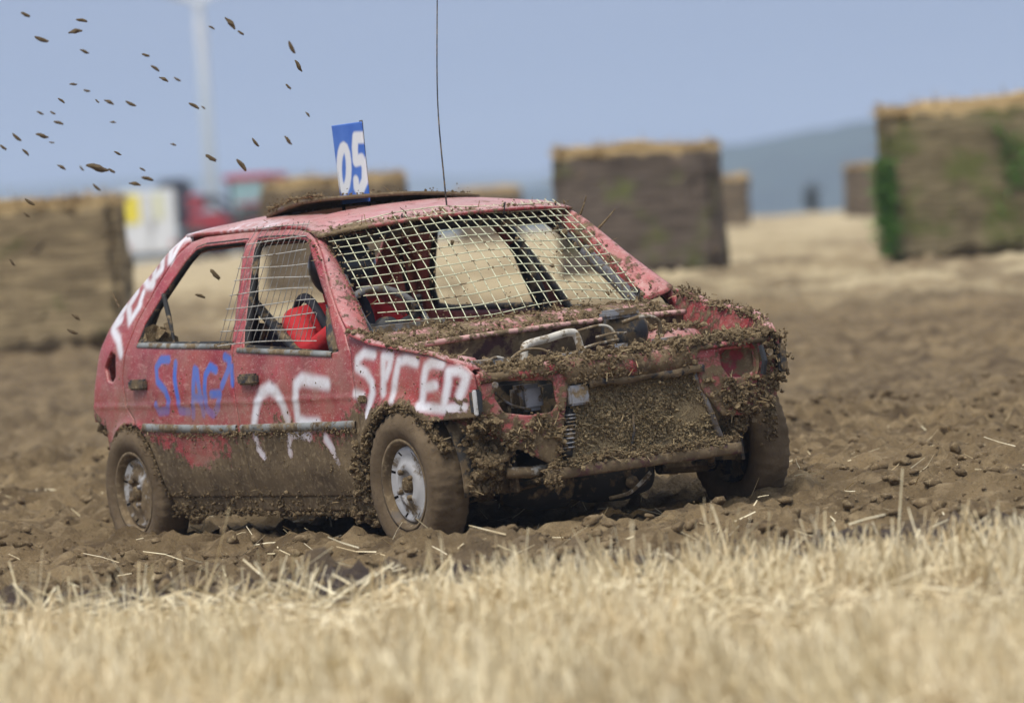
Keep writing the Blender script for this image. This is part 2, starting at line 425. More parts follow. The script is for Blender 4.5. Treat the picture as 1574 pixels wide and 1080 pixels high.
def px_a(px, b): return (px - 787) / 7730.0 * b                    # rough lateral offset for a thing b metres away
def gz(a, b): return float(ground_h(np.array([a]), np.array([b]))[0])
YAW = math.atan2(g2[1], g2[0]) - PI / 2                           # local +y away from the camera, +x to its right

# loose clods on the track
n = 15000
ca = rng.uniform(-4.6, 4.6, n); cb = 15.8 + 12 * rng.random(n) ** 1.4
cx_, cy_ = to_xy(ca, cb); hz = ground_h(ca, cb)
lx = M3[0, 0] * cx_ + M3[1, 0] * cy_; ly = M3[0, 1] * cx_ + M3[1, 1] * cy_
keep = ~((np.abs(ly) < 1.0) & (lx > -3) & (lx < .7))
sz = .005 + .030 * rng.random(n) ** 4.0
PC = np.stack([cx_, cy_, hz + sz * .2], -1)[keep]; sz = sz[keep]
def cloddy(C, S, ico, seed):
    g = np.random.default_rng(seed); V0, F0 = ico; n = len(C)
    o3 = g.uniform(0, 99, (n, 1, 3)); q = V0[None] * 2.4 + o3
    d = .35 + 1.3 * fbm(q[..., 0], q[..., 1], q[..., 2], 2, 4)
    R_ = np.linalg.qr(g.normal(size=(n, 3, 3)))[0]
    V = np.einsum('nij,nkj->nki', R_, V0[None] * d[..., None] * (1.2, .9, .7)) * S[:, None, None] * (1, 1, .7) + C[:, None, :]
    return V.reshape(-1, 3), (F0[None] + (np.arange(n) * len(V0))[:, None, None]).reshape(-1, 3)
bigc = sz > .017
V, F = cloddy(PC[bigc], sz[bigc], ICO2, 5); V2, F2 = cloddy(PC[~bigc], sz[~bigc], ICO1, 6)
tag(mesh_obj('soil_clods', np.vstack([V, V2]), np.vstack([F, F2 + len(V)]), mat_mud('track_clods', .8, .1), smooth=True), 'loose brown soil clods lying over the churned track', 'soil', kind='stuff')

# cut stubble in front of the track
n = 78000; nt_ = 7000
ta = rng.uniform(-4.4, 4.4, nt_); tb = rng.uniform(10.6, 17.3, nt_); ti = rng.integers(0, nt_, n); th_ = rng.uniform(.55, 1.35, nt_)
sa = ta[ti] + rng.normal(0, .022, n); sb = tb[ti] + rng.normal(0, .022, n); hs_ = th_[ti]
e_ = 15.85 - .16 * np.clip(sa, 0, 3) + (fbm(sa * .8, sb * 0, 0, 3, 91) - .5) * 1.1
dens = fbm(sa * 1.6, sb * 1.6, 0, 3, 41)
keep = (sb < e_ + rng.normal(0, .16, n)) & (rng.random(n) < sstep(.36, .56, dens) + .06)
sa, sb, hs_ = sa[keep], sb[keep], hs_[keep]; m = len(sa)
x_, y_ = to_xy(sa, sb); B0_ = np.stack([x_, y_, ground_h(sa, sb) - .01], -1)
lean = np.clip(np.random.default_rng(3).normal(0, .30, (m, 2)), -1.6, 1.6)
lean = lean + .35 * np.stack([fbm(sa * 2, sb * 2, 0, 2, 8) - .5, fbm(sa * 2, sb * 2, 5, 2, 9) - .5], -1) * 2
L = hs_ * rng.uniform(.08, .16, m) * (.7 + .7 * fbm(sa * 1.1, sb * 1.1, 0, 2, 77))
tall = rng.random(m) < .012; L = np.where(tall, L * 1.8, L)
V, F = ribbons(B0_, np.concatenate([lean, np.ones((m, 1))], 1), L, rng.uniform(.004, .0095, m), rng.normal(0, .2, m), 4)
n = 34000                                                          # straw litter lying between the stalks
la = rng.uniform(-4.4, 4.4, n); lb = rng.uniform(10.6, 17.3, n)
el = 15.85 - .16 * np.clip(la, 0, 3) + (fbm(la * .8, lb * 0, 0, 3, 91) - .5) * 1.1
k2 = (lb < el + rng.normal(0, .12, n)) & (rng.random(n) < sstep(.30, .5, fbm(la * 1.3 + 9, lb * 1.3, 0, 3, 44)) + .1); la, lb = la[k2], lb[k2]; m2 = len(la)
x_, y_ = to_xy(la, lb); ang = rng.uniform(0, 2 * PI, m2)
V2, F2 = ribbons(np.stack([x_, y_, ground_h(la, lb) + rng.uniform(.0, .045, m2)], -1), np.stack([np.cos(ang), np.sin(ang), rng.normal(0, .25, m2)], -1), rng.uniform(.06, .22, m2), rng.uniform(.004, .009, m2), rng.normal(0, .15, m2), 6)
tag(mesh_obj('stubble', np.vstack([V, V2]), np.vstack([F, F2 + len(V)]), MAT['straw'], smooth=False), 'pale cut straw stubble and litter along the near edge of the track', 'stubble', kind='stuff')
n = 1500                                                           # odd straws thrown over the mud
la = rng.uniform(-4.4, 4.4, n); lb = 15.7 + 9 * rng.random(n) ** 2.0
x_, y_ = to_xy(la, lb); ang = rng.uniform(0, 2 * PI, n)
V, F = ribbons(np.stack([x_, y_, ground_h(la, lb) + .012], -1), np.stack([np.cos(ang), np.sin(ang), rng.normal(.1, .3, n)], -1), rng.uniform(.04, .16, n), rng.uniform(.003, .007, n), rng.normal(0, .2, n), 16)
tag(mesh_obj('loose_straw', V, F, MAT['straw'], smooth=False), 'single pale straws scattered over the brown track', 'straw', kind='stuff')

# ------------------------------------------------------------------ distance: hills, air, turbine
def hill_band(name, b0, b1, top, seed, col, lump, amp):
    aa = np.linspace(-b0 * .42, b0 * .42, 420); tt = np.linspace(0, 1, 26)
    G = np.zeros((26, 420, 3))
    for i, t in enumerate(tt):
        b = b0 + (b1 - b0) * t + 0 * aa
        x, y = to_xy(aa, b)
        z = -11 + (top(aa / b0) + 11) * sstep(0, .75, np.array(t)) + amp * (fbm(aa / lump, b / lump, 0, 4, seed) - .5) * min(1, t * 4)
        G[i] = np.stack([x, y, z], -1)
    t = NT(name); v = t.obj()
    c = t.mix(t.range(t.noise(.02, v, 5), .35, .65), col, tuple(q * 1.9 for q in col))
    t.P(Base_Color=c, Roughness=1.0, Specular_IOR_Level=0.)
    o = MB().grid(G).build(name, t.m, smooth=True)
    return tag(o, kind='structure')
near_top = smooth_tab([-.5, -.1, -.03, .008, .03, .047, .07, .10, .5], [4, 8, 10.5, 12.5, 15, 18, 22, 25, 30], .012)
far_top = smooth_tab([-.5, -.1, -.02, .03, .1, .5], [50, 46, 36, 30, 40, 50], .02)
hill_band('wooded_hill', 1050, 1500, lambda u: near_top(u), 5, (.022, .034, .020), 14, 4.0)
hill_band('far_hills', 2300, 3100, lambda u: far_top(u), 15, (.05, .065, .035), 120, 9.0)

hz_ = NT('haze_air'); hz_.t.nodes.remove(hz_.b)
pv = hz_.n('VolumePrincipled'); pv.inputs['Color'].default_value = (.53, .66, .90, 1); pv.inputs['Density'].default_value = .00055
pv.inputs['Anisotropy'].default_value = .0
hz_.t.links.new(pv.outputs[0], hz_.out.inputs['Volume'])
hb = MB(); xc, yc = to_xy(0, 1500)
hb.box((xc, yc, 44), (6800, 6800, 140))
tag(hb.build('haze', hz_.m), 'pale blue haze in the air over the fields', 'haze', kind='stuff')

def turbine(px, py_hub, D):
    a = px_a(px, D); x, y = to_xy(np.array(a), np.array(D)); z0 = -12.0
    hub_z = cw[2] + (356 - .067 * (px - 787) - py_hub) / 7730 * D
    r = empty('wind_turbine', (float(x), float(y), z0), YAW)
    tag(r, 'white wind turbine standing on the horizon beyond the tractor', 'wind turbine')
    wm = mat_plain('turbine_white', (.74, .76, .76), .5, 0, .05, 3); gm = mat_plain('turbine_grey', (.42, .46, .46), .5, 0, .05, 3)
    H = hub_z - z0; q_ = D / 1330
    S_ = lambda P: np.array([(0, 0, H)]) + (np.array(P, float) - (0, 0, H)) * q_
    MB().tube([(0, 0, -1), (0, 0, H * .5), (0, 0, H - 1)], [1.9 * q_, 1.6 * q_, 1.3 * q_], 20).build('tower', gm, r, True)
    MB().bbox((0, 1.2, H), (3.4 * q_, 7 * q_, 3.2 * q_), .8).build('nacelle', mat_plain('nacelle_green', (.30, .42, .30), .5, 0, .05, 3), r, True)
    h = MB().lathe([(-4.6 * q_, .05), (-4.4 * q_, .8 * q_), (-3.6 * q_, 1.4 * q_), (-2.0 * q_, 1.5 * q_)], (0, 0, H), 'y', 20).build('hub', wm, r, True)
    for k in range(3):
        an = math.radians(-88 + 120 * k)          # one blade hangs before the tower
        d = np.array([math.cos(an), 0, math.sin(an)]); n_ = np.array([-d[2], 0, d[0]])
        G = []
        for t, wd in ((0, .9), (.1, 1.5), (.2, 2.5), (.4, 2.1), (.7, 1.3), (1, .4)):
            c = np.array([0, -3.4, H]) + d * (1 + 23.5 * t)
            G.append([c - n_ * wd * .65, c - n_ * wd * .2 + (0, -.22, 0), c + n_ * wd * .65, c + n_ * wd * .1 + (0, .22, 0), c - n_ * wd * .65])
        MB().grid(S_(np.array(G).reshape(-1, 3)).reshape(6, 5, 3)).build('blade', wm, r, True)
    return r
turbine(343, 4, 900)

# ------------------------------------------------------------------ bales
def mat_bale(name, side, green):
    t = NT(name); v = t.obj()
    st = t.noise(1, scaled(t, v, (3, 3, 26)), 6, .65); fine = t.noise(1, scaled(t, v, (14, 14, 120)), 4, .6)
    c = t.mix(t.range(st, .38, .62), tuple(q * .55 for q in side), tuple(q * 1.4 for q in side))
    c = t.mix(t.range(t.noise(1, scaled(t, v, (1.2, 1.2, 5)), 4, .6), .45, .65, 0, .5), c, tuple(q * .6 for q in side))
    c = t.mix(t.range(fine, .55, .75, 0, .6), c, (.36, .29, .18))
    c = t.mix(t.range(t.noise(2.0, v, 4, .6), .66 - green * .22, .80 - green * .22, 0, .75), c, (.16, .19, .05))
    nz = t.n('SeparateXYZ', i0=t.n('NewGeometry').outputs['Normal']).outputs['Z']
    zz = t.n('SeparateXYZ', i0=v).outputs['Z']
    top = t.attr('top')
    c = t.mix(t.range(t.math('ADD', top, t.math('MULTIPLY', t.math('SUBTRACT', st, .5), .5)), .4, .6), c, (.58, .42, .21))
    t.bump(t.math('ADD', st, t.math('MULTIPLY', fine, .6)), 1.0, .05)
    return t.P(Base_Color=c, Roughness=.95, Specular_IOR_Level=.1)
BM = {'brown': mat_bale('weathered_bale_brown', (.44, .335, .19), .2), 'grey': mat_bale('weathered_bale_grey', (.185, .148, .118), .45),
      'green': mat_bale('weathered_bale_green', (.30, .245, .14), .75), 'far': mat_bale('distant_bale', (.23, .175, .11), .1)}
STRAW_B = mat_straw('bale_straw', (.20, .145, .075), (.44, .32, .16), hi=.1)
GREEN_S = mat_plain('green_sprouts', (.11, .24, .035), .6, 0, .4, 9)
def bale(px0, px1, b, H, depth, yaw, mat, label, seed, fuzz=900, sprout=0, sink=.06, group=None, top_tilt=0.0):
    k = math.cos(math.radians(yaw)); W = abs(px1 - px0) / 7730 * b
    W = (W - depth * abs(math.sin(math.radians(yaw)))) / k if yaw else W
    a = px_a((px0 + px1) / 2, b); x, y = to_xy(np.array(a), np.array(b))
    z = gz(a, b) - sink
    bm = bmesh.new(); bmesh.ops.create_cube(bm, size=1.0)
    for v in bm.verts: v.co = Vector((v.co.x * W, v.co.y * depth, (v.co.z + .5) * H))
    bmesh.ops.bevel(bm, geom=bm.edges[:], offset=.07, segments=2, affect='EDGES')
    bmesh.ops.subdivide_edges(bm, edges=bm.edges[:], cuts=5, use_grid_fill=True)
    bmesh.ops.triangulate(bm, faces=bm.faces[:])
    bmesh.ops.subdivide_edges(bm, edges=[e for e in bm.edges if e.calc_length() > .14], cuts=2)
    bm.normal_update()
    P = np.array([v.co[:] for v in bm.verts]); N = np.array([v.normal[:] for v in bm.verts])
    d = (fbm(P[:, 0] * 2.2, P[:, 1] * 2.2, P[:, 2] * 2.6, 3, seed) - .5) * .16 + (fbm(P[:, 0] * 3, P[:, 1] * 3, P[:, 2] * 16, 2, seed + 9) - .5) * .07
    P = P + N * d[:, None]
    P[:, 2] += (P[:, 2] / H) * top_tilt * P[:, 0] + .08 * (fbm(P[:, 0] * 1.6, P[:, 1] * 1.2, 0, 3, seed + 2) - .5) * (P[:, 2] / H)
    bm.verts.index_update(); F = [[v.index for v in f.verts] for f in bm.faces]; bm.free()
    top = sstep(H - .16, H - .06, P[:, 2])
    o = mesh_obj('straw_bale', P, F, mat, None, True, {'top': top})
    o.location = (float(x), float(y), z); o.rotation_euler = (0, 0, YAW + math.radians(yaw))
    tag(o, label, 'bale', group)
    g = np.random.default_rng(seed)
    i = g.choice(len(P), fuzz, p=(1 + 7 * top) / (1 + 7 * top).sum())
    V, F = ribbons(P[i], N[i] + g.normal(0, .8, (fuzz, 3)), g.uniform(.04, .13, fuzz), g.uniform(.006, .014, fuzz), g.normal(0, .3, fuzz), seed)
    tag(mesh_obj('loose_straw', V, F, STRAW_B, o, False), kind='stuff')
    if sprout:
        zz = H * (.05 + .6 * g.random(sprout)); c_ = (np.floor(g.random(sprout) * 3) / 3)
        xx = np.where(g.random(sprout) < .55, -W / 2 + g.uniform(-.03, .16, sprout), g.uniform(.1, .5, sprout) * W)
        yy = np.full(sprout, -depth / 2 - .02)
        zz = np.where(xx < -W / 2 + .2, zz, H * g.uniform(.1, .8, sprout))
        keep = (xx < -W / 2 + .2) | (fbm(xx * 2, zz * 2, 0, 2, 5) > .55)
        q = np.stack([xx, yy, zz], -1)[keep]; m = len(q)
        V, F = ribbons(q, np.stack([g.normal(0, .5, m), -1 + g.normal(0, .3, m), .6 + g.normal(0, .5, m)], -1), g.uniform(.05, .17, m), g.uniform(.012, .03, m), g.normal(.2, .3, m), seed + 3)
        tag(mesh_obj('green_sprouts', V, F, GREEN_S, o, False), kind='stuff')
    return o
bale(-70, 203, 46, 1.42, 1.2, 0, BM['brown'], 'brown straw bale with golden top beside the white box trailer', 21, top_tilt=.01)
bale(866, 1130, 57, 1.50, 1.2, -7, BM['grey'], 'weathered grey brown straw bale behind the car bonnet', 22, top_tilt=-.02)
bale(1362, 1690, 55, 1.72, 1.2, -8, BM['green'], 'big straw bale sprouting green growth down its edge', 23, sprout=1500, top_tilt=.02)
bale(420, 642, 63, 1.50, 1.2, -6, BM['far'], 'straw bale between the tractor and the blue number board', 24, top_tilt=.03)
bale(716, 818, 118, 1.35, 1.2, 5, BM['far'], 'small distant straw bale showing above the car roof', 25, 300)
bale(1090, 1166, 120, 1.32, 1.2, 4, BM['far'], 'small distant straw bale half hidden by the grey brown bale', 26, 300)
bale(1314, 1400, 122, 1.32, 1.2, 4, BM['far'], 'small distant straw bale half hidden by the sprouting bale', 27, 300)

# ------------------------------------------------------------------ trailer, tractor, bush
def box_trailer():
    b = 150; a = px_a(243, b); x, y = to_xy(np.array(a), np.array(b)); z = gz(a, b)
    r = empty('box_trailer', (float(x), float(y), z), YAW + math.radians(6))
    tag(r, 'white box trailer with a bright yellow panel beside the brown bale', 'trailer')
    wm = mat_plain('white_panel', (.74, .77, .80), .5, 0, .06, 2); ye = mat_plain('yellow_panel', (.82, .70, .05), .5, 0, .05, 3)
    MB().bbox((0, 1.4, 1.32), (1.66, 2.8, 1.9), .06).build('body', wm, r)
    MB().box((-.52, -.012, 1.72), (.56, .03, .85)).build('panel', ye, r)['label'] = 'bright yellow panel'
    MB().box((.33, -.012, 1.75), (.30, .03, .8)).build('panel', mat_plain('pale_yellow_panel', (.70, .72, .50), .5, 0, .05, 3), r)['label'] = 'pale yellow panel'
    MB().box((.02, -.01, 1.32), (.02, .02, 1.7)).build('door_seam', MAT['dark'], r)
    MB().box((.12, -.03, 1.2), (.04, .05, .3)).build('handle', MAT['dark'], r)
    MB().bbox((0, 1.4, .34), (1.3, 2.7, .1), .02).build('chassis', MAT['dark'], r)
    for s in (-1, 1):
        wl = MB().lathe([(-.09, .2), (-.1, .28), (-.07, .32), (.07, .32), (.1, .28), (.09, .2)], (s * .78, 1.4, .32), 'x', 24).build('wheel', MAT['blackrub'], r, True)
        MB().lathe([(-.08, .02), (-.07, .2), (.07, .2), (.08, .02)], (s * .78, 1.4, .32), 'x', 16).build('rim', MAT['grey'], wl, True)
    for s in (-1, 1): MB().box((s * .7, -.02, .62), (.14, .05, .1)).build('tail_lamp', mat_plain('tail_red', (.5, .02, .02), .3), r)
box_trailer()
def tractor():
    b = 176; a = px_a(378, b); x, y = to_xy(np.array(a), np.array(b)); z = gz(a, b) - .1
    r = empty('tractor', (float(x), float(y), z), YAW + math.radians(-24))       # nose to the left, a little towards the camera
    tag(r, 'red farm tractor with glazed cab and raised black front loader', 'tractor')
    red = mat_plain('tractor_red', (.50, .03, .035), .4, 0, .1, 3); gl = NT('cab_glass')
    gl.P(Base_Color=(.30, .50, .52), Roughness=.1, Metallic=0., Alpha=.85)
    dk = mat_plain('tractor_dark', (.035, .04, .055), .6, 0, .2, 3)
    for (wx, R, W) in ((1.15, .88, .5), (-1.25, .62, .4)):
        for s in (-1, 1):
            wl = MB().lathe([(-W / 2, R * .5), (-W / 2, R * .85), (-W * .36, R), (W * .36, R), (W / 2, R * .85), (W / 2, R * .5)], (wx, s * .85, R), 'y', 28).build('wheel', MAT['blackrub'], r, True)
            MB().lathe([(-W * .3, .03), (-W * .2, R * .5), (W * .2, R * .5), (W * .3, .03)], (wx, s * .85, R), 'y', 20).build('rim', red, wl, True)
    MB().bbox((-.85, 0, 1.35), (1.9, .78, .62), .12).build('bonnet', red, r)
    MB().bbox((-.2, 0, .9), (2.9, .5, .5), .05).build('chassis', dk, r)
    MB().bbox((-1.82, 0, 1.3), (.06, .6, .5), .02).build('grille', dk, r)
    MB().bbox((.9, 0, 1.45), (1.4, 1.3, .5), .08).build('cab_base', dk, r)
    MB().bbox((.85, 0, 2.15), (1.35, 1.35, 1.1), .05).build('cab_glass', gl.m, r)
    for sx in (.2, 1.5):
        for s in (-1, 1): MB().box((sx, s * .68, 2.15), (.07, .07, 1.15)).build('cab_pillar', dk, r)
    MB().bbox((.85, 0, 2.78), (1.85, 1.55, .22), .08).build('roof', red, r)
    for s in (-1, 1): MB().bbox((1.15, s * .85, 1.85), (1.3, .5, .08), .03).build('mudguard', red, r)
    MB().tube([(-.35, .3, 1.6), (-.35, .3, 2.6)], .045).build('exhaust', dk, r)
    ld = MB()
    for s in (-1, 1): ld.tube([(.1, s * .55, 1.5), (-1.0, s * .55, 2.2), (-2.1, s * .55, 1.9)], .09, 8)
    ld.tube([(-1.0, -.55, 2.2), (-1.0, .55, 2.2)], .07)
    ld.build('loader_arm', dk, r)
    MB().bbox((-2.35, 0, 2.05), (.75, 1.5, 1.7), .15).build('loader_bucket', dk, r)
    MB().bbox((-1.3, -.42, 2.02), (.75, .3, .62), .1).build('loader_valve_cover', red, r)
    MB().bbox((1.75, -.5, 1.75), (.3, .3, .5), .05).build('toolbox', mat_plain('bright_green', (.12, .55, .10), .5, 0, .1, 3), r)
tractor()
def bush():
    b = 205; a = px_a(1262, b); x, y = to_xy(np.array(a), np.array(b)); z = gz(a, b)
    r = empty('bush', (float(x), float(y), z)); tag(r, 'small dark upright bush on the field edge between the bales', 'bush')
    g = np.random.default_rng(4); n = 900
    p = g.normal(size=(n, 3)) * (.16, .16, .30) + (0, 0, .62)
    V, F = ribbons(p, g.normal(size=(n, 3)), g.uniform(.06, .12, n), g.uniform(.03, .06, n), g.normal(0, .3, n), 2, 1)
    tag(mesh_obj('foliage', V, F, mat_plain('dark_leaf', (.03, .035, .02), .7, 0, .4, 5), r, False), kind='stuff')
    MB().tube([(0, 0, -.1), (.02, 0, .4), (0, .03, .9)], [.05, .03, .01], 6).build('stem', MAT['under'], r)
bush()

# ------------------------------------------------------------------ the race car (all parts in the car frame)
car = bpy.data.objects.new('race_car', None); COL.objects.link(car); car.matrix_world = CAR.to_4x4(); car.empty_display_size = .3
tag(car, 'battered red hatchback race car caked in mud, with wire mesh over its windscreen', 'car')
LET = dict(
SLAG=[[(-1.938,0.821),(-2.014,0.823),(-2.065,0.792),(-2.051,0.737),(-1.968,0.696),(-1.939,0.655),(-1.957,0.612),(-2.048,0.609),(-2.074,0.637)],[(-1.872,0.804),(-1.878,0.749),(-1.853,0.67),(-1.838,0.61),(-1.757,0.604)],[(-1.719,0.588),(-1.703,0.667),(-1.691,0.776),(-1.667,0.767),(-1.642,0.681),(-1.623,0.594)],[(-1.701,0.659),(-1.629,0.657)],[(-1.49,0.767),(-1.544,0.784),(-1.587,0.75),(-1.595,0.688),(-1.585,0.609),(-1.535,0.589),(-1.485,0.615),(-1.456,0.673),(-1.536,0.671)],[(-1.413,0.819),(-1.368,0.806),(-1.375,0.768),(-1.408,0.73),(-1.433,0.704)],[(-1.347,0.775),(-1.336,0.713)]],
O5=[[(-1.17,0.546),(-1.161,0.565),(-1.127,0.627),(-1.076,0.669),(-1.008,0.687),(-0.948,0.667),(-0.904,0.623),(-0.874,0.561),(-0.872,0.542)],[(-0.507,0.69),(-0.638,0.703),(-0.722,0.714),(-0.775,0.692),(-0.786,0.635),(-0.781,0.554),(-0.711,0.539),(-0.608,0.537)]],
O5low=[[(-1.168,0.527),(-1.171,0.488),(-1.169,0.449),(-1.123,0.414)],[(-0.869,0.513),(-0.892,0.422)],[(-0.848,0.498),(-0.704,0.491)],[(-0.564,0.48),(-0.52,0.432),(-0.498,0.38)]],
SPEED=[[(-0.149,0.791),(-0.221,0.8),(-0.272,0.776),(-0.271,0.747),(-0.203,0.723),(-0.162,0.686),(-0.161,0.649),(-0.193,0.605),(-0.215,0.561)],[(-0.292,0.648),(-0.235,0.636)],[(-0.079,0.781),(-0.078,0.741),(-0.076,0.698),(-0.085,0.646)],[(-0.079,0.781),(-0.024,0.779),(-0.036,0.74),(-0.062,0.704)],[(0.156,0.751),(0.087,0.766),(0.032,0.759),(0.02,0.727),(0.004,0.684),(-0.01,0.641),(-0.014,0.615)],[(0.309,0.738),(0.253,0.747),(0.22,0.731),(0.205,0.689),(0.195,0.638),(0.18,0.592)],[(0.215,0.656),(0.266,0.661)],[(0.343,0.708),(0.339,0.672),(0.322,0.626),(0.305,0.587)],[(0.343,0.708),(0.393,0.709),(0.424,0.686),(0.408,0.651),(0.387,0.616)],[(0.166,0.588),(0.292,0.571),(0.403,0.572)]],
CP=[[(-2.104,1.321),(-2.196,1.309),(-2.248,1.278),(-2.205,1.225)],[(-2.182,1.303),(-2.18,1.224)],[(-2.304,1.252),(-2.265,1.192),(-2.332,1.154)],[(-2.342,1.189),(-2.314,1.13),(-2.379,1.132),(-2.422,1.157)],[(-2.473,1.106),(-2.528,1.049),(-2.465,0.988),(-2.399,1.051)],[(-2.561,1.05),(-2.654,0.963),(-2.541,0.914),(-2.474,0.854)],[(-2.654,0.963),(-2.571,0.997)],[(-2.402,1.098),(-2.408,1.063)]],
B0=[[(-1.364,1.606),(-1.35,1.599),(-1.341,1.579),(-1.339,1.551),(-1.344,1.518),(-1.355,1.485),(-1.371,1.458),(-1.389,1.44),(-1.406,1.434),(-1.42,1.442),(-1.429,1.461),(-1.431,1.49),(-1.426,1.523),(-1.415,1.556),(-1.399,1.583),(-1.381,1.601),(-1.364,1.606)]],
B5=[[(-1.19,1.634),(-1.261,1.638),(-1.275,1.595),(-1.28,1.544),(-1.227,1.548),(-1.209,1.517),(-1.223,1.459),(-1.266,1.421),(-1.297,1.438),(-1.295,1.463)]],
Bout=[[(-1.423,1.699),(-1.194,1.696),(-1.217,1.393),(-1.478,1.402)]],
)
_pz = smooth_tab([.15, .2, .35, .52, .7, .86, 1.22, 1.27, 1.33], [.73, .742, .785, .795, .79, .765, .60, .57, .50], .02)
_px = smooth_tab([-2.9, -2.6, -2.0, -.5, -.2, .2, .36, .47], [.90, .95, 1, 1, .985, .95, .905, .84], .035)
def hw(x, z):
    x = np.asarray(x, float); z = np.asarray(z, float)
    b = _pz(z) * _px(x)
    for cx, cz, R in ((0., .28, .31), (-2.40, .27, .265)):
        r = np.hypot(x - cx, z - cz); b = b + .014 * np.exp(-((r - R - .015) / .028) ** 2) * (z < .75)
    b = b + .003 * np.exp(-((z - .635) / .010) ** 2) * (x < -.2)                      # pressed crease
    return b
def seg_dist(P, line):
    """distance of points P (n,2) from a polyline"""
    d = np.full(len(P), 9.)
    L = np.array(line, float)
    for a, b in zip(L[:-1], L[1:]):
        ab = b - a; t = np.clip(((P - a) @ ab) / (ab @ ab + 1e-12), 0, 1)
        d = np.minimum(d, np.linalg.norm(P - a - t[:, None] * ab, axis=1))
    return d
def nearest(P, loops):
    best = np.full(len(P), 9.); Q = P.copy()
    for L in loops:
        L = np.array(L, float)
        for a, b in zip(L, np.roll(L, -1, 0)):
            ab = b - a; t = np.clip(((P - a) @ ab) / (ab @ ab + 1e-12), 0, 1)
            q = a + t[:, None] * ab; d = np.linalg.norm(P - q, axis=1)
            k = d < best; best[k] = d[k]; Q[k] = q[k]
    return Q, best
def inside(P, loops):
    r = np.zeros(len(P), bool)
    for L in loops:
        L = np.array(L, float)
        for (x1, y1), (x2, y2) in zip(L, np.roll(L, -1, 0)):
            c = ((y1 > P[:, 1]) != (y2 > P[:, 1]))
            xi = x1 + (P[:, 1] - y1) / (y2 - y1 + 1e-12) * (x2 - x1)
            r ^= c & (P[:, 0] < xi)
    return r
def panel(name, loops, cell, fmap, mat, parent, flip=False, attrs=None, thick=.006):
    """a sheet cut to outline loops (outer and holes) in a 2-D chart, then mapped to its curved shape"""
    A = np.vstack([np.array(l) for l in loops]); lo, hi = A.min(0) - cell, A.max(0) + cell
    nx, nz = int((hi[0] - lo[0]) / cell) + 2, int((hi[1] - lo[1]) / cell) + 2
    gx, gzz = lo[0] + np.arange(nx) * cell, lo[1] + np.arange(nz) * cell
    U, W = np.meshgrid(gx, gzz)
    cu = np.stack([(U[:-1, :-1] + cell / 2).ravel(), (W[:-1, :-1] + cell / 2).ravel()], -1)
    ok = inside(cu, loops)
    id_ = np.arange(nx * nz).reshape(nz, nx)
    Fq = np.stack([id_[:-1, :-1], id_[:-1, 1:], id_[1:, 1:], id_[1:, :-1]], -1).reshape(-1, 4)[ok]
    used, inv = np.unique(Fq, return_inverse=True); Fq = inv.reshape(-1, 4)
    P = np.stack([U.ravel(), W.ravel()], -1)[used]
    E_ = np.sort(np.concatenate([Fq[:, [0, 1]], Fq[:, [1, 2]], Fq[:, [2, 3]], Fq[:, [3, 0]]]), axis=1)
    ue, cnt = np.unique(E_, axis=0, return_counts=True); bv = np.unique(ue[cnt == 1])
    Q, d = nearest(P[bv], loops); mv = d < cell * 1.3; P[bv[mv]] = Q[mv]
    V = fmap(P[:, 0], P[:, 1])
    if flip: Fq = Fq[:, ::-1]
    o = mesh_obj(name, V, Fq.copy(), mat, parent, True, attrs(P) if attrs else None)
    m = o.modifiers.new('sheet', 'SOLIDIFY'); m.thickness = thick; m.offset = -1
    return o
def smap(s, off=0.0):
    return lambda x, z: np.stack([x, s * (hw(x, z) + off), z], -1)
def stroke(P, lines, r, soft=.25):
    v = np.zeros(len(P))
    for l in lines:
        v = np.maximum(v, 1 - sstep(r * soft, r * 1.4, seg_dist(P, l)))
    return v
def side_attrs(near):
    def f(P):
        x, z = P[:, 0], P[:, 1]
        nz = fbm(x * 3.5, z * 3.5, 0, 4, 17)
        low = sstep(.56, .40, z + (nz - .5) * .30) * 1.0                         # brown below the strip
        low = np.maximum(low, .66 * sstep(.64, .46, z + (nz - .5) * .25))
        clean = np.exp(-(((x + 1.74) / .20) ** 2 + ((z - .45) / .10) ** 2))       # the wiped red patch on the rear door
        low = low * (1 - .95 * clean)
        ar = np.exp(-((np.hypot(x, z - .28) - .31) / .05) ** 2) * .62 + np.exp(-((np.hypot(x + 2.4, z - .27) - .265) / .035) ** 2) * .3
        wing = .30 * sstep(-.1, .4, x) * sstep(.60, .76, z) + .22 * sstep(.25, .45, x)
        pil = .22 * sstep(-.95, -.6, x) * sstep(.86, .95, z)
        mud = np.clip(low + ar + wing + pil, 0, 1.1)
        wh = np.zeros(len(P)); bl = np.zeros(len(P))
        if near:
            wh = np.maximum(wh, stroke(P, LET['O5'], .030)); wh = np.maximum(wh, .9 * stroke(P, LET['O5low'], .028))
            wh = np.maximum(wh, stroke(P, LET['SPEED'], .023)); wh = np.maximum(wh, stroke(P, LET['CP'], .024))
            bl = stroke(P, LET['SLAG'], .0165, .75)
            bl = bl * (1 - .45 * sstep(.68, .60, z))
            mud = mud * (1 - .70 * np.clip(wh, 0, 1) * (z > .36))
        return {'mud': mud, 'white': wh, 'blue': bl}
    return f
def arc(cx, cz, R, a0, a1, n=26):
    a = np.radians(np.linspace(a0, a1, n)); return [(cx + R * math.cos(q), cz + R * math.sin(q)) for q in a]
FDOOR = [(-.283, .514), (-.296, .40), (-.302, .25), (-1.268, .25), (-1.278, .377), (-1.306, .58), (-1.333, .753), (-1.339, .86), (-1.451, 1.303),
         (-1.20, 1.300), (-1.068, 1.292), (-.96, 1.276), (-.894, 1.256), (-.83, 1.222), (-.763, 1.175), (-.618, 1.052), (-.50, .965), (-.395, .892), (-.33, .80), (-.30, .66)]
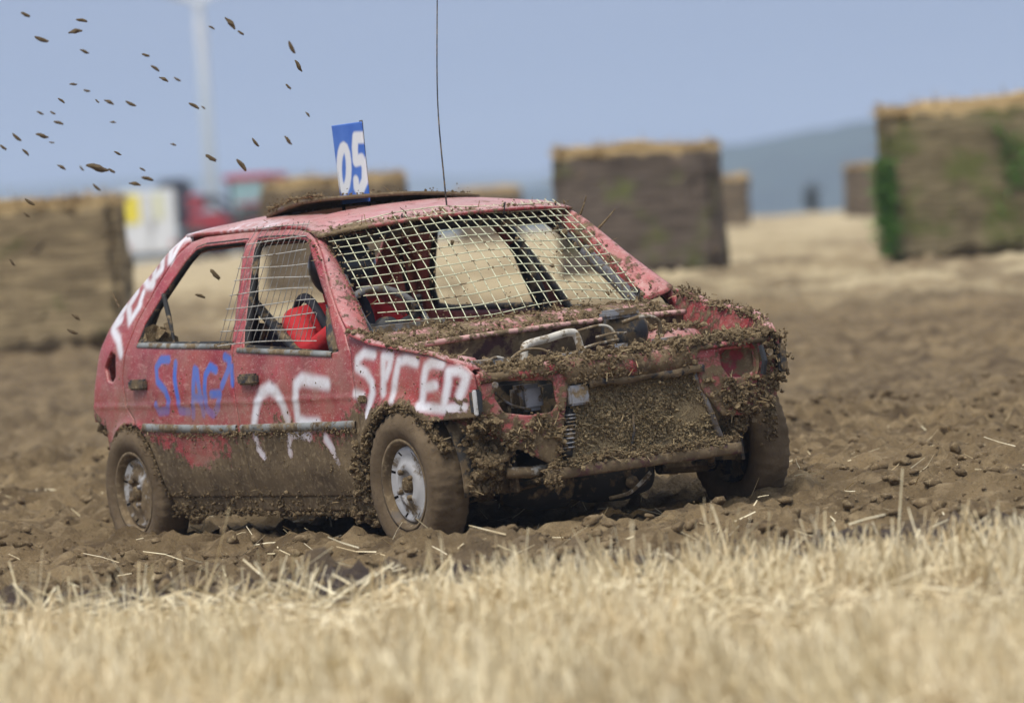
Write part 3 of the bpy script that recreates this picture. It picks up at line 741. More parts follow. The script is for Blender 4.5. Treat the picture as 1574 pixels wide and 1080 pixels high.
FWIN = [(-1.243, .846), (-1.418, 1.272), (-1.10, 1.264), (-.97, 1.252), (-.915, 1.236), (-.81, 1.155), (-.60, .998), (-.455, .865), (-.42, .812), (-.52, .802)]
RDOOR = [(-1.276, .25), (-1.286, .377), (-1.314, .58), (-1.341, .753), (-1.347, .86), (-1.459, 1.303), (-1.61, 1.306), (-1.95, 1.304), (-2.06, 1.290), (-2.14, 1.24), (-2.25, 1.13),
         (-2.37, .985), (-2.415, .87), (-2.44, .76), (-2.40, .62), (-2.33, .578)] + arc(-2.40, .27, .300, 72, 5) + [(-2.095, .25)]
RWIN = [(-1.352, .862), (-1.508, 1.270), (-1.90, 1.268), (-1.965, 1.258), (-2.03, 1.212), (-2.18, 1.08), (-2.285, .97), (-2.312, .898), (-2.2, .882)]
QUART = [(-2.10, 1.296), (-2.16, 1.328), (-2.207, 1.300), (-2.346, 1.188), (-2.488, 1.108), (-2.60, 1.035), (-2.696, .957), (-2.74, .89), (-2.762, .829), (-2.811, .706), (-2.844, .592), (-2.82, .575), (-2.68, .545)] \
        + arc(-2.40, .27, .292, 165, 76) + [(-2.338, .584), (-2.407, .622), (-2.447, .76), (-2.422, .872), (-2.377, .988), (-2.256, 1.136), (-2.146, 1.246)]
RLAMP = [(-2.665, .80), (-2.60, .868), (-2.535, .85), (-2.525, .76), (-2.56, .735), (-2.63, .745)]
WING = [(-.276, .514), (-.293, .66), (-.323, .80), (-.388, .896), (-.36, .892), (-.158, .834), (.05, .806), (.247, .779), (.36, .752), (.425, .72), (.455, .69), (.462, .645), (.455, .53), (.22, .527)] + arc(0, .28, .310, 53, 186) + [(-.30, .25), (-.296, .25), (-.289, .40)]
SILL = [(-.300, .246), (-.31, .19), (-2.09, .19), (-2.095, .246)]
for s, near in ((-1, True), (1, False)):
    c = .008 if near else .02; fl = not near; at = side_attrs(near)
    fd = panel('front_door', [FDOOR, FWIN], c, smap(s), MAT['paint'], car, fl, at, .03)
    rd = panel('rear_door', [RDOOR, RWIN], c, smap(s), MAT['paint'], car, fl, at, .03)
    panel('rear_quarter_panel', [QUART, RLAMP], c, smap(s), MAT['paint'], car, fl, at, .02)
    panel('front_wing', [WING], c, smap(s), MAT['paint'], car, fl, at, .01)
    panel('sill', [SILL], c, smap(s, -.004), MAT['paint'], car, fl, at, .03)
    # bump strips, handles, window rubbers
    for d, x0, x1 in ((fd, -.305, -1.285), (rd, -1.325, -2.235)):
        xs = np.linspace(x0, x1, 40); zc = .528 + .02 * sstep(-1.3, -2.5, xs)
        G = np.stack([np.stack([xs, s * (hw(xs, zc + dz) + o_), zc + dz], -1) for dz, o_ in ((-.018, .0), (-.016, .007), (0, .009), (.013, .008), (.017, .0))])
        MB().grid(G if near else G[:, ::-1]).build('bump_strip', MAT['strip'], d, True)
    for d, x0 in ((fd, -1.17), (rd, -2.235)):
        y = s * (float(hw(x0, .72)) + .012)
        MB().bbox((x0, y, .725), (.155, .026, .044), .008).build('handle', MAT['dark'], d)
    for d, W in ((fd, FWIN), (rd, RWIN)):
        L = np.array(W + W[:1]); P_ = np.concatenate([np.linspace(a, b, 8, endpoint=False) for a, b in zip(L[:-1], L[1:])] + [L[-1:]])
        MB().tube(np.stack([P_[:, 0], s * (hw(P_[:, 0], P_[:, 1]) - .018), P_[:, 1]], -1), .016, 6, cap=False).build('window_seal', MAT['blackrub'], d, True)
    # weather strip along the waist
    for d, (xa, za), (xb, zb) in ((fd, (-1.30, .843), (-.47, .803)), (rd, (-1.36, .858), (-2.30, .888))):
        xs = np.linspace(xa, xb, 20); zs = np.linspace(za, zb, 20)
        MB().grid(np.stack([np.stack([xs, s * (hw(xs, zs + dz) + o_), zs + dz], -1) for dz, o_ in ((-.011, .001), (-.009, .005), (.008, .005), (.011, -.008))])).build('waist_strip', MAT['strip'], d, True)
    if near:
        tri = [(-.62, .995), (-.50, .815), (-.405, .815), (-.445, .875)]
        panel('mirror_base', [tri], .01, smap(s, -.004), MAT['dark'], fd, fl, None, .02)
        # torn rubber left in the rear door window
        MB().tube([(-2.16, -.655, 1.085), (-2.05, -.695, 1.00), (-1.94, -.735, .885)], [.010, .011, .005], 6, 6).build('torn_seal', MAT['blackrub'], rd, True)
        V, F = lumps(np.stack([rng.uniform(-2.28, -2.12, 26), rng.uniform(-.70, -.66, 26), .88 + .07 * rng.random(26) ** 2], -1), rng.uniform(.015, .035, 26), 9)
        tag(mesh_obj('mud_lump', V, F, MAT['mud'], rd, False), kind='stuff')
    # wheel-arch liners and inner wings
    for cx, R, yi in ((0., .335, .50), (-2.40, .30, .48)):
        a = np.radians(np.linspace(34 if cx > -1 and s > 0 else -8, 188, 30))
        yo = .70
        G = np.array([[(cx + R * math.cos(q), s * y_, .28 + R * math.sin(q)) for q in a] for y_ in np.linspace(yi, yo, 4)])
        MB().grid(G).build('arch_liner', MAT['under'], car, True, .006)
    G = np.array([[(x, s * (float(hw(x, .7)) - ins), float(np.interp(x, [-.35, -.158, .247, .425, .45], [.885, .832, .777, .718, .69])) + dz) for ins, dz in ((.004, -.002), (.02, .008), (.045, .006), (.055, -.02), (.075, -.07), (.08, -.26))] for x in np.linspace(-.34, .44, 24)])
    o = MB().grid(G).build('inner_wing', MAT['paint'], car, True, .004)
    at_ = o.data.attributes.new('mud', 'FLOAT', 'POINT'); at_.data.foreach_set('value', np.full(len(o.data.vertices), .40, np.float32))
    MB().box((.06, s * .50, .40), (.66, .012, .34)).build('wheel_shade_plate', MAT['under'], car)  # dark plate added for the shade inboard of the wheel, covering its sidewall
    MB().lathe([(.55, .14), (.70, .135), (.735, .11), (.75, .06), (.752, .0)], (-.06, s * .50, 0), 'z', 28).build('strut_tower', MAT['paint'], car, True)
    # door mirror stub
MB().bbox((-.40, .80, .835), (.05, .10, .02), .006).build('mirror_stub', MAT['dark'], car)
MB().tube([(-.42, .76, .83), (-.40, .90, .842)], .006, 6).build('mirror_arm', MAT['dark'], car)
MB().bbox((-.235, -float(hw(-.235, .625)) - .004, .625), (.06, .016, .03), .006).build('side_repeater', MAT['mud'], car)

# windscreen opening
def ws(s, t):
    s = np.asarray(s, float); t = np.asarray(t, float)
    y = s * (.625 * (1 - t) + .535 * t); c = 1 - s ** 2
    x = (-.415 + .13 * c) * (1 - t) + (-.90 + .075 * c) * t + .012 * np.sin(t * PI)
    z = (.857 + .012 * c) * (1 - t) + (1.245 + .028 * c) * t + .018 * np.sin(t * PI)
    return np.stack([x, y, z], -1)
DF = np.array([(-.388, .900), (-.50, .972), (-.618, 1.060), (-.763, 1.184), (-.83, 1.231), (-.894, 1.265), (-.96, 1.286)])
for s in (-1, 1):
    d = spline(np.stack([DF[:, 0], DF[:, 1], 0 * DF[:, 0]], -1), 5); tt = np.linspace(0, 1, len(d))
    A = np.stack([d[:, 0], s * (hw(d[:, 0], d[:, 1]) - .001), d[:, 1]], -1); Bq = ws(np.full(len(tt), s), tt)
    rows = []
    for k in np.linspace(0, 1, 7):
        P_ = A * (1 - k) + Bq * k; P_[:, 0] += .022 * math.sin(k * PI); P_[:, 1] += s * .016 * math.sin(k * PI); rows.append(P_)
    rows.append(Bq + np.array([-.03, -s * .012, -.01]))
    G = np.array(rows)
    o = MB().grid(G if s > 0 else G[::-1]).build('windscreen_pillar', MAT['paint'], car, True, .01)
    at = o.data.attributes.new('mud', 'FLOAT', 'POINT'); at.data.foreach_set('value', np.full(len(o.data.vertices), .34, np.float32))
# scuttle below the windscreen and the bulkhead edge
ss = np.linspace(-1, 1, 40); top = ws(ss, np.zeros(40))
bar = np.stack([-.19 + .05 * (1 - ss ** 2), ss * .66, .802 + .012 * (1 - ss ** 2)], -1)
o = MB().grid(np.array([top + (-.03, 0, -.01), top, top * .6 + bar * .4 + (0, 0, .012), top * .25 + bar * .75 + (0, 0, .004), bar + (-.02, 0, -.006)])).build('scuttle_panel', MAT['paint'], car, True, .006)
at = o.data.attributes.new('mud', 'FLOAT', 'POINT'); at.data.foreach_set('value', np.full(len(o.data.vertices), .58, np.float32))
pk = mat_plain('scraped_pink_edge', (.55, .32, .28), .6, 0, .2, 30, .45)
MB().tube(bar + (.008, 0, .0), .011, 8).build('bulkhead_edge', pk, car, True)
MB().grid(np.array([bar + (-.01, 0, -.01), bar + (-.06, 0, -.14), bar * (1, 1, 0) + (-.1, 0, .35)])).build('bulkhead', mat_plain('grimy_bulkhead', (.05, .018, .017), .8, 0, .4, 9, .5), car, True, .006)

# roof with sunroof opening
ROOF = [(-.845, -1), (-.845, 1), (-2.16, 1), (-2.16, -1)]
SUNR = [(-1.19, -.66), (-1.19, .66), (-1.66, .66), (-1.66, -.66)]
_zs = smooth_tab([-2.16, -2.05, -1.6, -1.2, -1.0, -.9, -.845], [1.312, 1.312, 1.308, 1.302, 1.290, 1.264, 1.246], .03)
_zc = smooth_tab([-2.16, -2.0, -1.6, -1.2, -1.0, -.9, -.845], [1.345, 1.358, 1.366, 1.350, 1.318, 1.292, 1.272], .04)
def roof_map(x, k):
    ye = np.minimum(hw(x, _zs(x)), .60) + .002
    fx = x + .075 * (1 - k ** 2) * sstep(-1.15, -.845, x)
    z = _zs(x) + (_zc(x) - _zs(x)) * (1 - np.abs(k) ** 2.4)
    return np.stack([fx, k * ye, z], -1)
def roof_at(P):
    x, k = P[:, 0], P[:, 1]
    m = .26 * sstep(-.98, -.86, x) + .15 + .25 * sstep(-.3, -.9, k) * sstep(-1.2, -.9, x)
    wh = np.maximum(.55 * sstep(-.72, -.86, k) * sstep(-1.25, -1.45, x) * sstep(-1.95, -1.7, x) * (vnoise(x * 55, k * 20, 0, 3) > .5), 0) + .7 * sstep(-2.06, -2.14, x) * sstep(-.5, -.8, k)
    return {'mud': m, 'white': wh}
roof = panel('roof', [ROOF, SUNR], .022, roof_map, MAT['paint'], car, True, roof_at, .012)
xs = np.linspace(-1.72, -1.20, 14); ys = np.linspace(-.36, .36, 16)
G = np.array([[(x, y, float(_zc(x)) - .012 * (y / .36) ** 2 + .010 + .058 * float(np.interp(x, [-1.72, -1.45, -1.2], [0, .75, 1])) * float(np.interp(y, [-.36, -.1, .36], [1, .75, .0])) + .004 * math.sin(9 * y)) for y in ys] for x in xs])
MB().grid(G).build('sunroof_panel', mat_plain('muddy_sunroof', (.16, .12, .10), .8, 0, .3, 14, .7, .5), roof, True, .016)
sr = np.array([(-1.19, -.66), (-1.19, .66), (-1.66, .66), (-1.66, -.66), (-1.19, -.66)]); sp = np.concatenate([np.linspace(a, b, 12) for a, b in zip(sr[:-1], sr[1:])])
MB().tube(roof_map(sp[:, 0], sp[:, 1]) + (0, 0, .006), .007, 6).build('sunroof_frame', MAT['grey'], roof, True)
MB().grid(np.array([[(x, y, 1.285) for y in np.linspace(-.45, .45, 5)] for x in np.linspace(-1.75, -1.12, 5)])).build('sunroof_tray', MAT['black'], roof, True, .01)
# tailgate
_hx = smooth_tab([.56, .60, .706, .829, .89, .957, 1.035, 1.108, 1.188, 1.30, 1.33], [-2.83, -2.84, -2.811, -2.762, -2.74, -2.696, -2.60, -2.488, -2.346, -2.207, -2.17], .02)
def gate_map(k, z):
    x = _hx(z); ye = hw(x, z)
    return np.stack([x - .07 * (1 - k ** 2), k * ye, z], -1)
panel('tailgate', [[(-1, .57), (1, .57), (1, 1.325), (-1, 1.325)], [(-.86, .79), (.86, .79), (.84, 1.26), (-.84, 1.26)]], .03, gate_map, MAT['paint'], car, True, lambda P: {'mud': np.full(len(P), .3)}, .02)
MB().grid(np.array([[(x, y, .225 + .01 * math.sin(7 * y)) for y in np.linspace(-.66, .66, 12)] for x in np.linspace(-2.75, -.25, 20)])).build('floor_pan', MAT['under'], car, True, .03)
MB().bbox((-2.70, 0, .40), (.10, 1.15, .22), .03).build('rear_crossmember', MAT['under'], car)
V, F = lumps(np.stack([rng.uniform(-2.82, -2.55, 60), rng.uniform(-.72, -.60, 60), rng.uniform(.42, .58, 60)], -1), rng.uniform(.01, .026, 60), 19)
tag(mesh_obj('caked_mud', V, F, mat_mud('dark_mud', 1., .0), car, False), kind='stuff')

# ---- front end
def fx(y): return .502 - .055 * (np.asarray(y, float) / .66) ** 2
def front_map(y, z):
    dent = .018 * (fbm(y * 6, z * 6, 0, 2, 31) - .5)
    return np.stack([fx(y) + dent - .10 * (np.clip(.52 - z, 0, 1)) * .4, y, z], -1)
def front_at(P):
    z = P[:, 1]; return {'mud': .47 + .10 * sstep(.66, .52, z)}
FP_R = [(-.66, .692), (-.60, .684), (-.35, .684), (-.295, .688), (-.295, .60), (-.325, .50), (-.345, .37), (-.385, .315), (-.415, .331), (-.498, .384), (-.562, .405), (-.614, .466), (-.66, .53)]
FP_RH = [(-.592, .655), (-.47, .645), (-.356, .632), (-.352, .54), (-.375, .515), (-.47, .513), (-.565, .535), (-.597, .59)]
FP_L = [(.66, .695), (.268, .690), (.274, .595), (.285, .521), (.374, .411), (.45, .405), (.536, .412), (.64, .455), (.662, .53)]
FP_LH = [(.385, .662), (.55, .655), (.545, .57), (.50, .545), (.42, .555), (.388, .60)]
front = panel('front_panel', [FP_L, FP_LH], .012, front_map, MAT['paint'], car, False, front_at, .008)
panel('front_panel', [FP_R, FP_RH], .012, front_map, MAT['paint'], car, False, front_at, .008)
MB().lathe([(-.06, .0), (-.055, .05), (-.03, .085), (.0, .10)], (.475, .465, .605), 'x', 24).build('lamp_bowl', mat_plain('scuffed_red_bowl', (.30, .03, .04), .6, 0, .4, 14, .5), car, True)
MB().tube([(.49, .57, .66), (.50, .575, .60), (.485, .57, .55)], .012, 6).build('lamp_bracket', MAT['dark'], car)
ys = np.linspace(-.645, .655, 60); xf = fx(ys); zt = .688 + .006 * (fbm(ys * 7, ys * 0, 0, 2, 3) - .5) * 4
zb = np.where(ys < -.30, .655, np.where(ys > .27, .672, .612))
G = np.stack([np.stack([xf + dx, ys, zz], -1) for dx, zz in ((-.05, zb + .004), (.004, zb), (.012, (zb + zt) / 2), (.006, zt), (-.03, zt + .012), (-.10, zt + .008), (-.115, zt - .04))])
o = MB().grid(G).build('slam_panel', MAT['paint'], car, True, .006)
at = o.data.attributes.new('mud', 'FLOAT', 'POINT'); at.data.foreach_set('value', np.full(len(o.data.vertices), .62, np.float32))
# corner lamps
MB().bbox((.452, -.672, .588), (.06, .03, .092), .008).build('corner_lamp', MAT['dark'], car)
MB().bbox((.468, -.684, .586), (.016, .016, .095), .004).build('corner_lamp_lens', MAT['lens'], car)
MB().bbox((.452, .672, .60), (.06, .04, .11), .008).build('corner_lamp', MAT['dark'], car)
MB().tube([(.497, -.612, .643), (.507, -.612, .643)], .012, 10).build('bolt', MAT['grey'], car)
MB().tube([(.497, .60, .63), (.507, .60, .63)], .014, 10).build('bolt', MAT['grey'], car)
# radiator
RAD = [(-.275, .60), (.272, .60), (.30, .50), (.372, .30), (-.325, .30)]
def rad_map(y, z):
    n1 = fbm(y * 11, z * 11, 0, 4, 51); return np.stack([.462 + .035 * (n1 - .5) + .02 * sstep(.36, .30, z), y, z], -1)
rad = panel('radiator', [RAD], .010, rad_map, MAT['radmud'], car, False, None, .03)
MB().tube([(.475, .268, .59), (.475, .30, .50), (.475, .355, .33)], .013, 8).build('radiator_tank', MAT['grey'], rad, True)
MB().tube([(.478, -.02, .47), (.488, -.03, .40), (.478, -.055, .31)], .005, 6).build('radiator_seam', MAT['dark'], rad, True)
MB().bbox((.487, -.258, .565), (.045, .085, .075), .008).build('radiator_bracket', MAT['alloy'], rad)
G = np.array([[(x_, y, z_ + .004 * math.sin(31 * y)) for x_, z_ in ((.455, .595), (.505, .588), (.505, .613), (.47, .62))] for y in np.linspace(-.21, .30, 24)])
MB().grid(G).build('radiator_top_rail', mat_plain('muddy_black_rail', (.03, .03, .033), .8, 0, .3, 20, .62), rad, True, .004)
hp = [(.455, -.285, .52), (.470, -.30, .44), (.470, -.325, .34)]
MB().tube(hp, .022, 10, 8).build('ribbed_hose', MAT['blackrub'], car, True)
rb = MB(); hs = spline(np.array(hp), 12)
for q in hs[4:-4:2]: rb.lathe([(-.003, .022), (-.002, .028), (.002, .028), (.003, .022)], q, 'z', 12)
rb.build('hose_rib', MAT['alloy'], car, True)
# crossmember and underparts
cm = MB(); ysc = np.linspace(-.425, .435, 30)
G = np.stack([np.stack([.478 + dx + 0 * ysc, ysc, zz + 0 * ysc], -1) for dx, zz in ((-.05, .305), (.006, .303), (.012, .298), (.012, .268), (.004, .262), (-.05, .262))])
cmo = cm.grid(G).build('crossmember', mat_plain('rusty_red_steel', (.105, .042, .042), .8, 0, .3, 18, .62), car, True, .004)
MB().lathe([(-.20, .02), (-.19, .07), (-.10, .10), (.06, .11), (.16, .085), (.19, .03)], (.17, .02, .235), 'y', 20).build('engine_sump', MAT['underdark'], car, True)
MB().lathe([(-.16, .03), (-.15, .08), (-.02, .115), (.10, .12), (.12, .06)], (.14, -.28, .25), 'y', 20).build('gearbox', MAT['underdark'], car, True)
MB().tube([(.42, -.40, .30), (.44, -.47, .30), (.42, -.56, .31)], .022, 8).build('tow_eye', MAT['pale'], car, True)
for s in (-1, 1):
    MB().tube([(.05, s * .32, .22), (.0, s * .60, .20)], .025, 8).build('suspension_arm', MAT['under'], car)
    MB().tube([(.38, s * .36, .26), (.02, s * .58, .20)], .016, 8).build('tie_bar', MAT['under'], car)
    MB().tube([(-.04, s * .54, .30), (-.06, s * .50, .68)], .03, 10).build('damper', MAT['under'], car)
    MB().tube([(0, s * .18, .27), (0, s * .62, .27)], .015, 8).build('drive_shaft', MAT['under'], car)
MB().tube([(.30, .05, .20), (.1, .10, .17), (-.5, .15, .17), (-1.6, .2, .18)], .025, 8, 4).build('exhaust_pipe', MAT['under'], car, True)
MB().tube([(.36, .10, .23), (.33, .02, .165), (.3, -.06, .15)], .008, 6, 5).build('dangling_cable', MAT['pale'], car, True)
MB().tube([(-2.40, -.62, .25), (-2.40, .62, .25)], .035, 10).build('rear_axle', MAT['under'], car)
MB().bbox((-1.52, -.50, .165), (.10, .08, .05), .01).build('jacking_bracket', MAT['under'], car)
# engine bay
MB().bbox((.12, -.02, .50), (.34, .62, .30), .04).build('engine_block', MAT['under'], car)
MB().bbox((.12, -.17, .675), (.18, .30, .075), .025).build('rocker_cover', MAT['alloy'], car)
MB().tube([(.19, -.295, .66), (.18, -.292, .735), (.17, -.27, .765), (.16, -.17, .778), (.15, -.07, .79), (.15, -.035, .765), (.17, -.03, .64)], .0155, 10, 6).build('intake_pipe', MAT['pale2'], car, True)
MB().bbox((.22, -.20, .672), (.10, .22, .028), .01).build('fuel_rail', MAT['grey'], car)
MB().tube([(.24, -.10, .655), (.22, .0, .68), (.2, .06, .672)], .014, 8, 5).build('coolant_hose', MAT['pale'], car, True)
for pts in ([(.25, -.42, .70), (.24, -.34, .745), (.22, -.24, .742), (.24, -.18, .70)], [(.26, -.16, .67), (.24, -.10, .715), (.2, .02, .735), (.16, .14, .74)], [(.12, -.02, .79), (.10, .10, .80), (.1, .15, .78), (.12, .16, .73)],
            [(.2, .02, .76), (.16, .12, .765), (.12, .20, .76)], [(.28, -.52, .72), (.25, -.45, .735), (.22, -.36, .70)]):
    MB().tube(pts, .006, 6, 6).build('cable', MAT['pale'], car, True)
MB().lathe([(-.07, .0), (-.07, .07), (-.02, .085), (.03, .085), (.06, .06), (.07, .0)], (.02, .26, .765), 'x', 26).build('brake_servo', MAT['dark'], car, True)
MB().tube([(.10, .20, .80), (.13, .28, .815), (.13, .345, .79), (.12, .35, .73)], .008, 8, 6).build('brake_pipe', MAT['pale'], car, True)
MB().bbox((.05, .22, .835), (.09, .14, .035), .012).build('fluid_reservoir', MAT['grey'], car)
MB().bbox((.18, -.50, .70), (.18, .22, .06), .02).build('battery', MAT['grey'], car)
MB().bbox((.20, .33, .70), (.10, .14, .05), .02).build('coil_pack', MAT['grey'], car)
MB().bbox((.22, .10, .70), (.07, .09, .05), .015).build('thermostat_housing', MAT['alloy'], car)
MB().bbox((.36, -.405, .575), (.10, .10, .10), .015).build('headlamp_motor', MAT['alloy'], car)
MB().tube([(.40, -.56, .61), (.40, -.50, .56), (.41, -.42, .53)], .005, 6, 5).build('cable', MAT['grey'], car, True)
MB().bbox((.15, -.46, .52), (.3, .26, .26), .02).build('inner_lamp_box', MAT['black'], car)
# ---- wheels
def mat_tyre():
    t = NT('mud_coated_tyre'); v = t.obj()
    b = t.noise(8, v, 6, .6); f = t.noise(45, v, 5, .65)
    c = t.mix(t.range(b, .3, .7), (.115, .080, .046), (.195, .142, .086))
    c = t.mix(t.range(f, .55, .75, 0, .55), c, (.055, .042, .03))
    t.bump(t.math('ADD', b, f), .5, .008)
    return t.P(Base_Color=c, Roughness=.92, Specular_IOR_Level=.2)
TY = mat_tyre()
def wheel(cx, s, cz, R=.273, dirty=0):
    w_ = .080; yc = s * .715
    n = 72
    # rim, outer face towards +axis
    pr = [(.026, .146), (.040, .143), (.046, .134), (.036, .118), (.046, .086), (.058, .060), (.040, .050), (.042, .0)]
    lip = [(yc + s * a, r) for a, r in ((.050, .170), (.067, .177), (.066, .165), (.050, .156), (.030, .150), (.020, .140))]
    pr = [(yc + s * a, r) for a, r in pr]
    rim = MB().lathe(pr if s < 0 else pr[::-1], (cx, 0, cz), 'y', n, (lambda i, k: (i == 2 and (k % 9) in (4,))) if s < 0 else None).build('wheel', MAT['rim'], car, True)
    if dirty: rim.data.materials[0] = mat_plain('mud_splashed_rim', (.55, .54, .52), .5, .05, .15, 7, .52)
    MB().lathe([(yc + s * .0, .0), (yc + s * .0, .16), (yc - s * .05, .165)], (cx, 0, cz), 'y', 32).build('brake_backplate', MAT['under'], rim, True)
    MB().lathe(lip if s < 0 else lip[::-1], (cx, 0, cz), 'y', n).build('rim_lip', MAT['rimlip'], rim, True)
    for k in range(4):
        q = k * PI / 2 + .5
        MB().lathe([(yc + s * .050, .011), (yc + s * .066, .011), (yc + s * .070, .007), (yc + s * .070, 0)], (cx + .055 * math.cos(q), 0, cz + .055 * math.sin(q)), 'y', 10).build('wheel_bolt', MAT['grey'], rim, True)
    MB().lathe([(yc + s * .03, .032), (yc + s * .058, .03), (yc + s * .064, .018), (yc + s * .064, 0)], (cx, 0, cz), 'y', 16).build('hub_cap', MAT['mud'], rim, True)
    # tyre
    tp = [(-.05, .168), (-.066, .180), (-.080, .215), (-.078, .245), (-.066, R - .008), (-.055, R), (-.03, R + .003), (0, R + .004), (.03, R + .003), (.055, R), (.066, R - .008), (.078, .245), (.080, .215), (.066, .180), (.05, .168)]
    G = np.array([(yc + a, r) for a, r in tp])
    mb = MB().lathe(G, (cx, 0, cz), 'y', 96); V = np.concatenate(mb.v)
    rr = np.hypot(V[:, 0] - cx, V[:, 2] - cz); th = np.arctan2(V[:, 2] - cz, V[:, 0] - cx)
    kk = sstep(.24, .27, rr)
    dr = kk * (.010 * (fbm(th * 6, V[:, 1] * 20, 0, 3, int(cx * 10) + 40) - .4) + .005 * np.sign(np.sin(th * 36 + V[:, 1] * 30)) * (np.abs(V[:, 1] - yc) > .03)) + .004 * (fbm(th * 9, rr * 30, 0, 2, 7) - .5)
    V[:, 0] += np.cos(th) * dr; V[:, 2] += np.sin(th) * dr
    mesh_obj('tyre', V, mb.f, TY, rim, True)
    return rim
wheel(0.012, -1, .292); wheel(0.02, 1, .285); wheel(-2.405, -1, .268, dirty=1); wheel(-2.395, 1, .268)

# ---- wire mesh over the windscreen and the driver's window
mb = MB()
def wsm(s, t): 
    p = ws(s, t); off = .030 + .012 * np.sin(5 * s + 3 * t) + .010 * (vnoise(s * 4, t * 4, 0, 8) - .5)
    return p + np.stack([off * .63, off * 0, off * .77], -1)
nu, nv = 24, 12
for k in range(nu + 1):
    s0 = -.97 + 1.96 * k / nu; tt = np.linspace(-.02, 1.07, 22)
    if s0 < -.75: tt = np.linspace(.30 * (-.75 - s0) / .2, 1.07, 22)
    s1 = s0 + .05 * (tt - .5) + .006 * np.sin(6 * tt + k)
    mb.tube(wsm(s1, tt), .0022, 5)
for k in range(nv + 1):
    t0 = -.0 + 1.05 * k / nv; sl = np.linspace(-1.0 + .22 * max(0, .35 - t0), 1.0, 40)
    t1 = t0 + .012 * np.sin(4 * sl + k * .6) - .025 * sl
    mb.tube(wsm(sl, t1) + (.003, 0, .003), .0022, 5)
mb.build('windscreen_mesh', MAT['wire'], car, True)
mb = MB()
def dm(x, z): return np.stack([x, -(hw(x, np.minimum(z, 1.30)) + .020 + .01 * np.sin(x * 7 + z * 5) - .55 * np.maximum(z - 1.30, 0)), z], -1)
for z0 in np.arange(.865, 1.34, .0495):
    xr = np.interp(z0, [.86, 1.0, 1.25, 1.4], [-.56, -.66, -.93, -1.05]); xs = np.linspace(-1.44, xr, 24)
    mb.tube(dm(xs, z0 + .006 * np.sin(5 * xs + z0 * 30) + .0 * xs), .0022, 5)
mb.build('window_mesh', MAT['wire2'], car, True)
mb = MB()
for x0 in np.arange(-1.43, -.58, .05):
    zt = np.interp(x0, [-.95, -.56], [1.27, .90]) if x0 > -.95 else 1.325
    zz = np.linspace(.865, zt, 16); mb.tube(dm(x0 + .01 * np.sin(zz * 8) + 0 * zz, zz), .0015, 5)
mb.build('window_mesh_uprights', mat_plain('dull_wire', (.20, .19, .17), .6, 0, .2, 30, .3), car, True)
for (x, y, z) in [(-.76, -.60, 1.15), (-.70, -.63, 1.09), (-.62, -.66, 1.02), (-.90, .53, 1.27), (-.86, -.2, 1.29), (-.82, .25, 1.29), (-.35, .55, .89), (-.33, .1, .895)]:
    MB().tube([(x, y, z), (x + .04, y - .01, z + .02), (x + .05, y - .03, z - .03)], .003, 5, 4).build('cable_tie', MAT['blackrub'], car, True)

# ---- roll cage, padding, interior
mb = MB()
r_ = .021
for s in (-1, 1):
    mb.tube([(-1.46 + (s > 0) * .25, s * .61, .25), (-1.47 + (s > 0) * .25, s * .63, .80), (-1.50 + (s > 0) * .17, s * .56, 1.20), (-1.50 + (s > 0) * .1, s * .48, 1.265)], r_, 10, 5)
    mb.tube([(-1.50, s * .50, 1.262), (-1.05, s * .51, 1.255), (-.92, s * .515, 1.215), (-.60, s * .60, .97), (-.42, s * .625, .82), (-.40, s * .64, .40)], r_, 10, 5)
    mb.tube([(-1.48, s * .58, 1.02 if s < 0 else .80), (-1.0, s * .64, .80 if s < 0 else .70), (-.45, s * .64, .62)], r_, 10)
mb.tube([(-1.50, -.50, 1.265), (-1.50, 0, 1.275), (-1.50, .50, 1.265)], r_, 10, 4)
mb.tube([(-.92, -.50, 1.225), (-.90, 0, 1.25), (-.92, .50, 1.225)], r_, 10, 4)
mb.tube([(-1.48, -.58, .72), (-1.48, .58, .72)], r_, 10)
mb.build('roll_cage', MAT['black'], car, True)
for s in (-1, 1):
    MB().tube([(-.74, s * .565, 1.08), (-.60, s * .60, .97), (-.44, s * .625, .835)], .036, 12, 6).build('cage_padding', MAT['foam'], car, True)
    MB().tube([(-1.47 + (s > 0) * .24, s * .62, .86), (-1.495 + (s > 0) * .18, s * .575, 1.14)], .034, 12).build('cage_padding', MAT['blackrub'], car, True)
    # inner trim behind the rear doors
    MB().grid(np.array([[(-2.30 - .25 * t, s * (float(hw(-2.3 - .25 * t, 1.2 - .5 * t)) - .05), 1.26 - .6 * t + dz) for t in np.linspace(0, 1, 8)] for dz in (0, -.12)])).build('rear_trim', MAT['dark'], car, True, .01)
ysd = np.linspace(-.64, .64, 30)
G = np.array([[(x, y, z + .012 * (fbm(np.array(y * 6), np.array(x * 9), 0, 2, 4) - .5)) for y in ysd] for x, z in ((-.36, .835), (-.45, .842), (-.56, .838), (-.66, .815), (-.70, .76), (-.66, .62))])
MB().grid(G).build('dashboard', MAT['dash'], car, True, .01)
MB().bbox((-.60, -.36, .855), (.14, .34, .06), .025).build('instrument_hood', MAT['dash'], car)
MB().tube([(-.60, -.36, .78), (-.76, -.36, .85)], .025, 10).build('steering_column', MAT['dark'], car)
RW = Matrix.Rotation(math.radians(62), 3, 'Y')
wc = np.array([-.775, -.36, .865])
th = np.linspace(0, 2 * PI, 41)
ring = np.stack([.185 * np.cos(th), .185 * np.sin(th), 0 * th], -1) @ np.array(RW).T + wc
sw = MB().tube(ring, .015, 10, cap=False).build('steering_wheel', mat_plain('dusty_wheel_rim', (.22, .215, .21), .8, 0, .2, 20, .3), car, True)
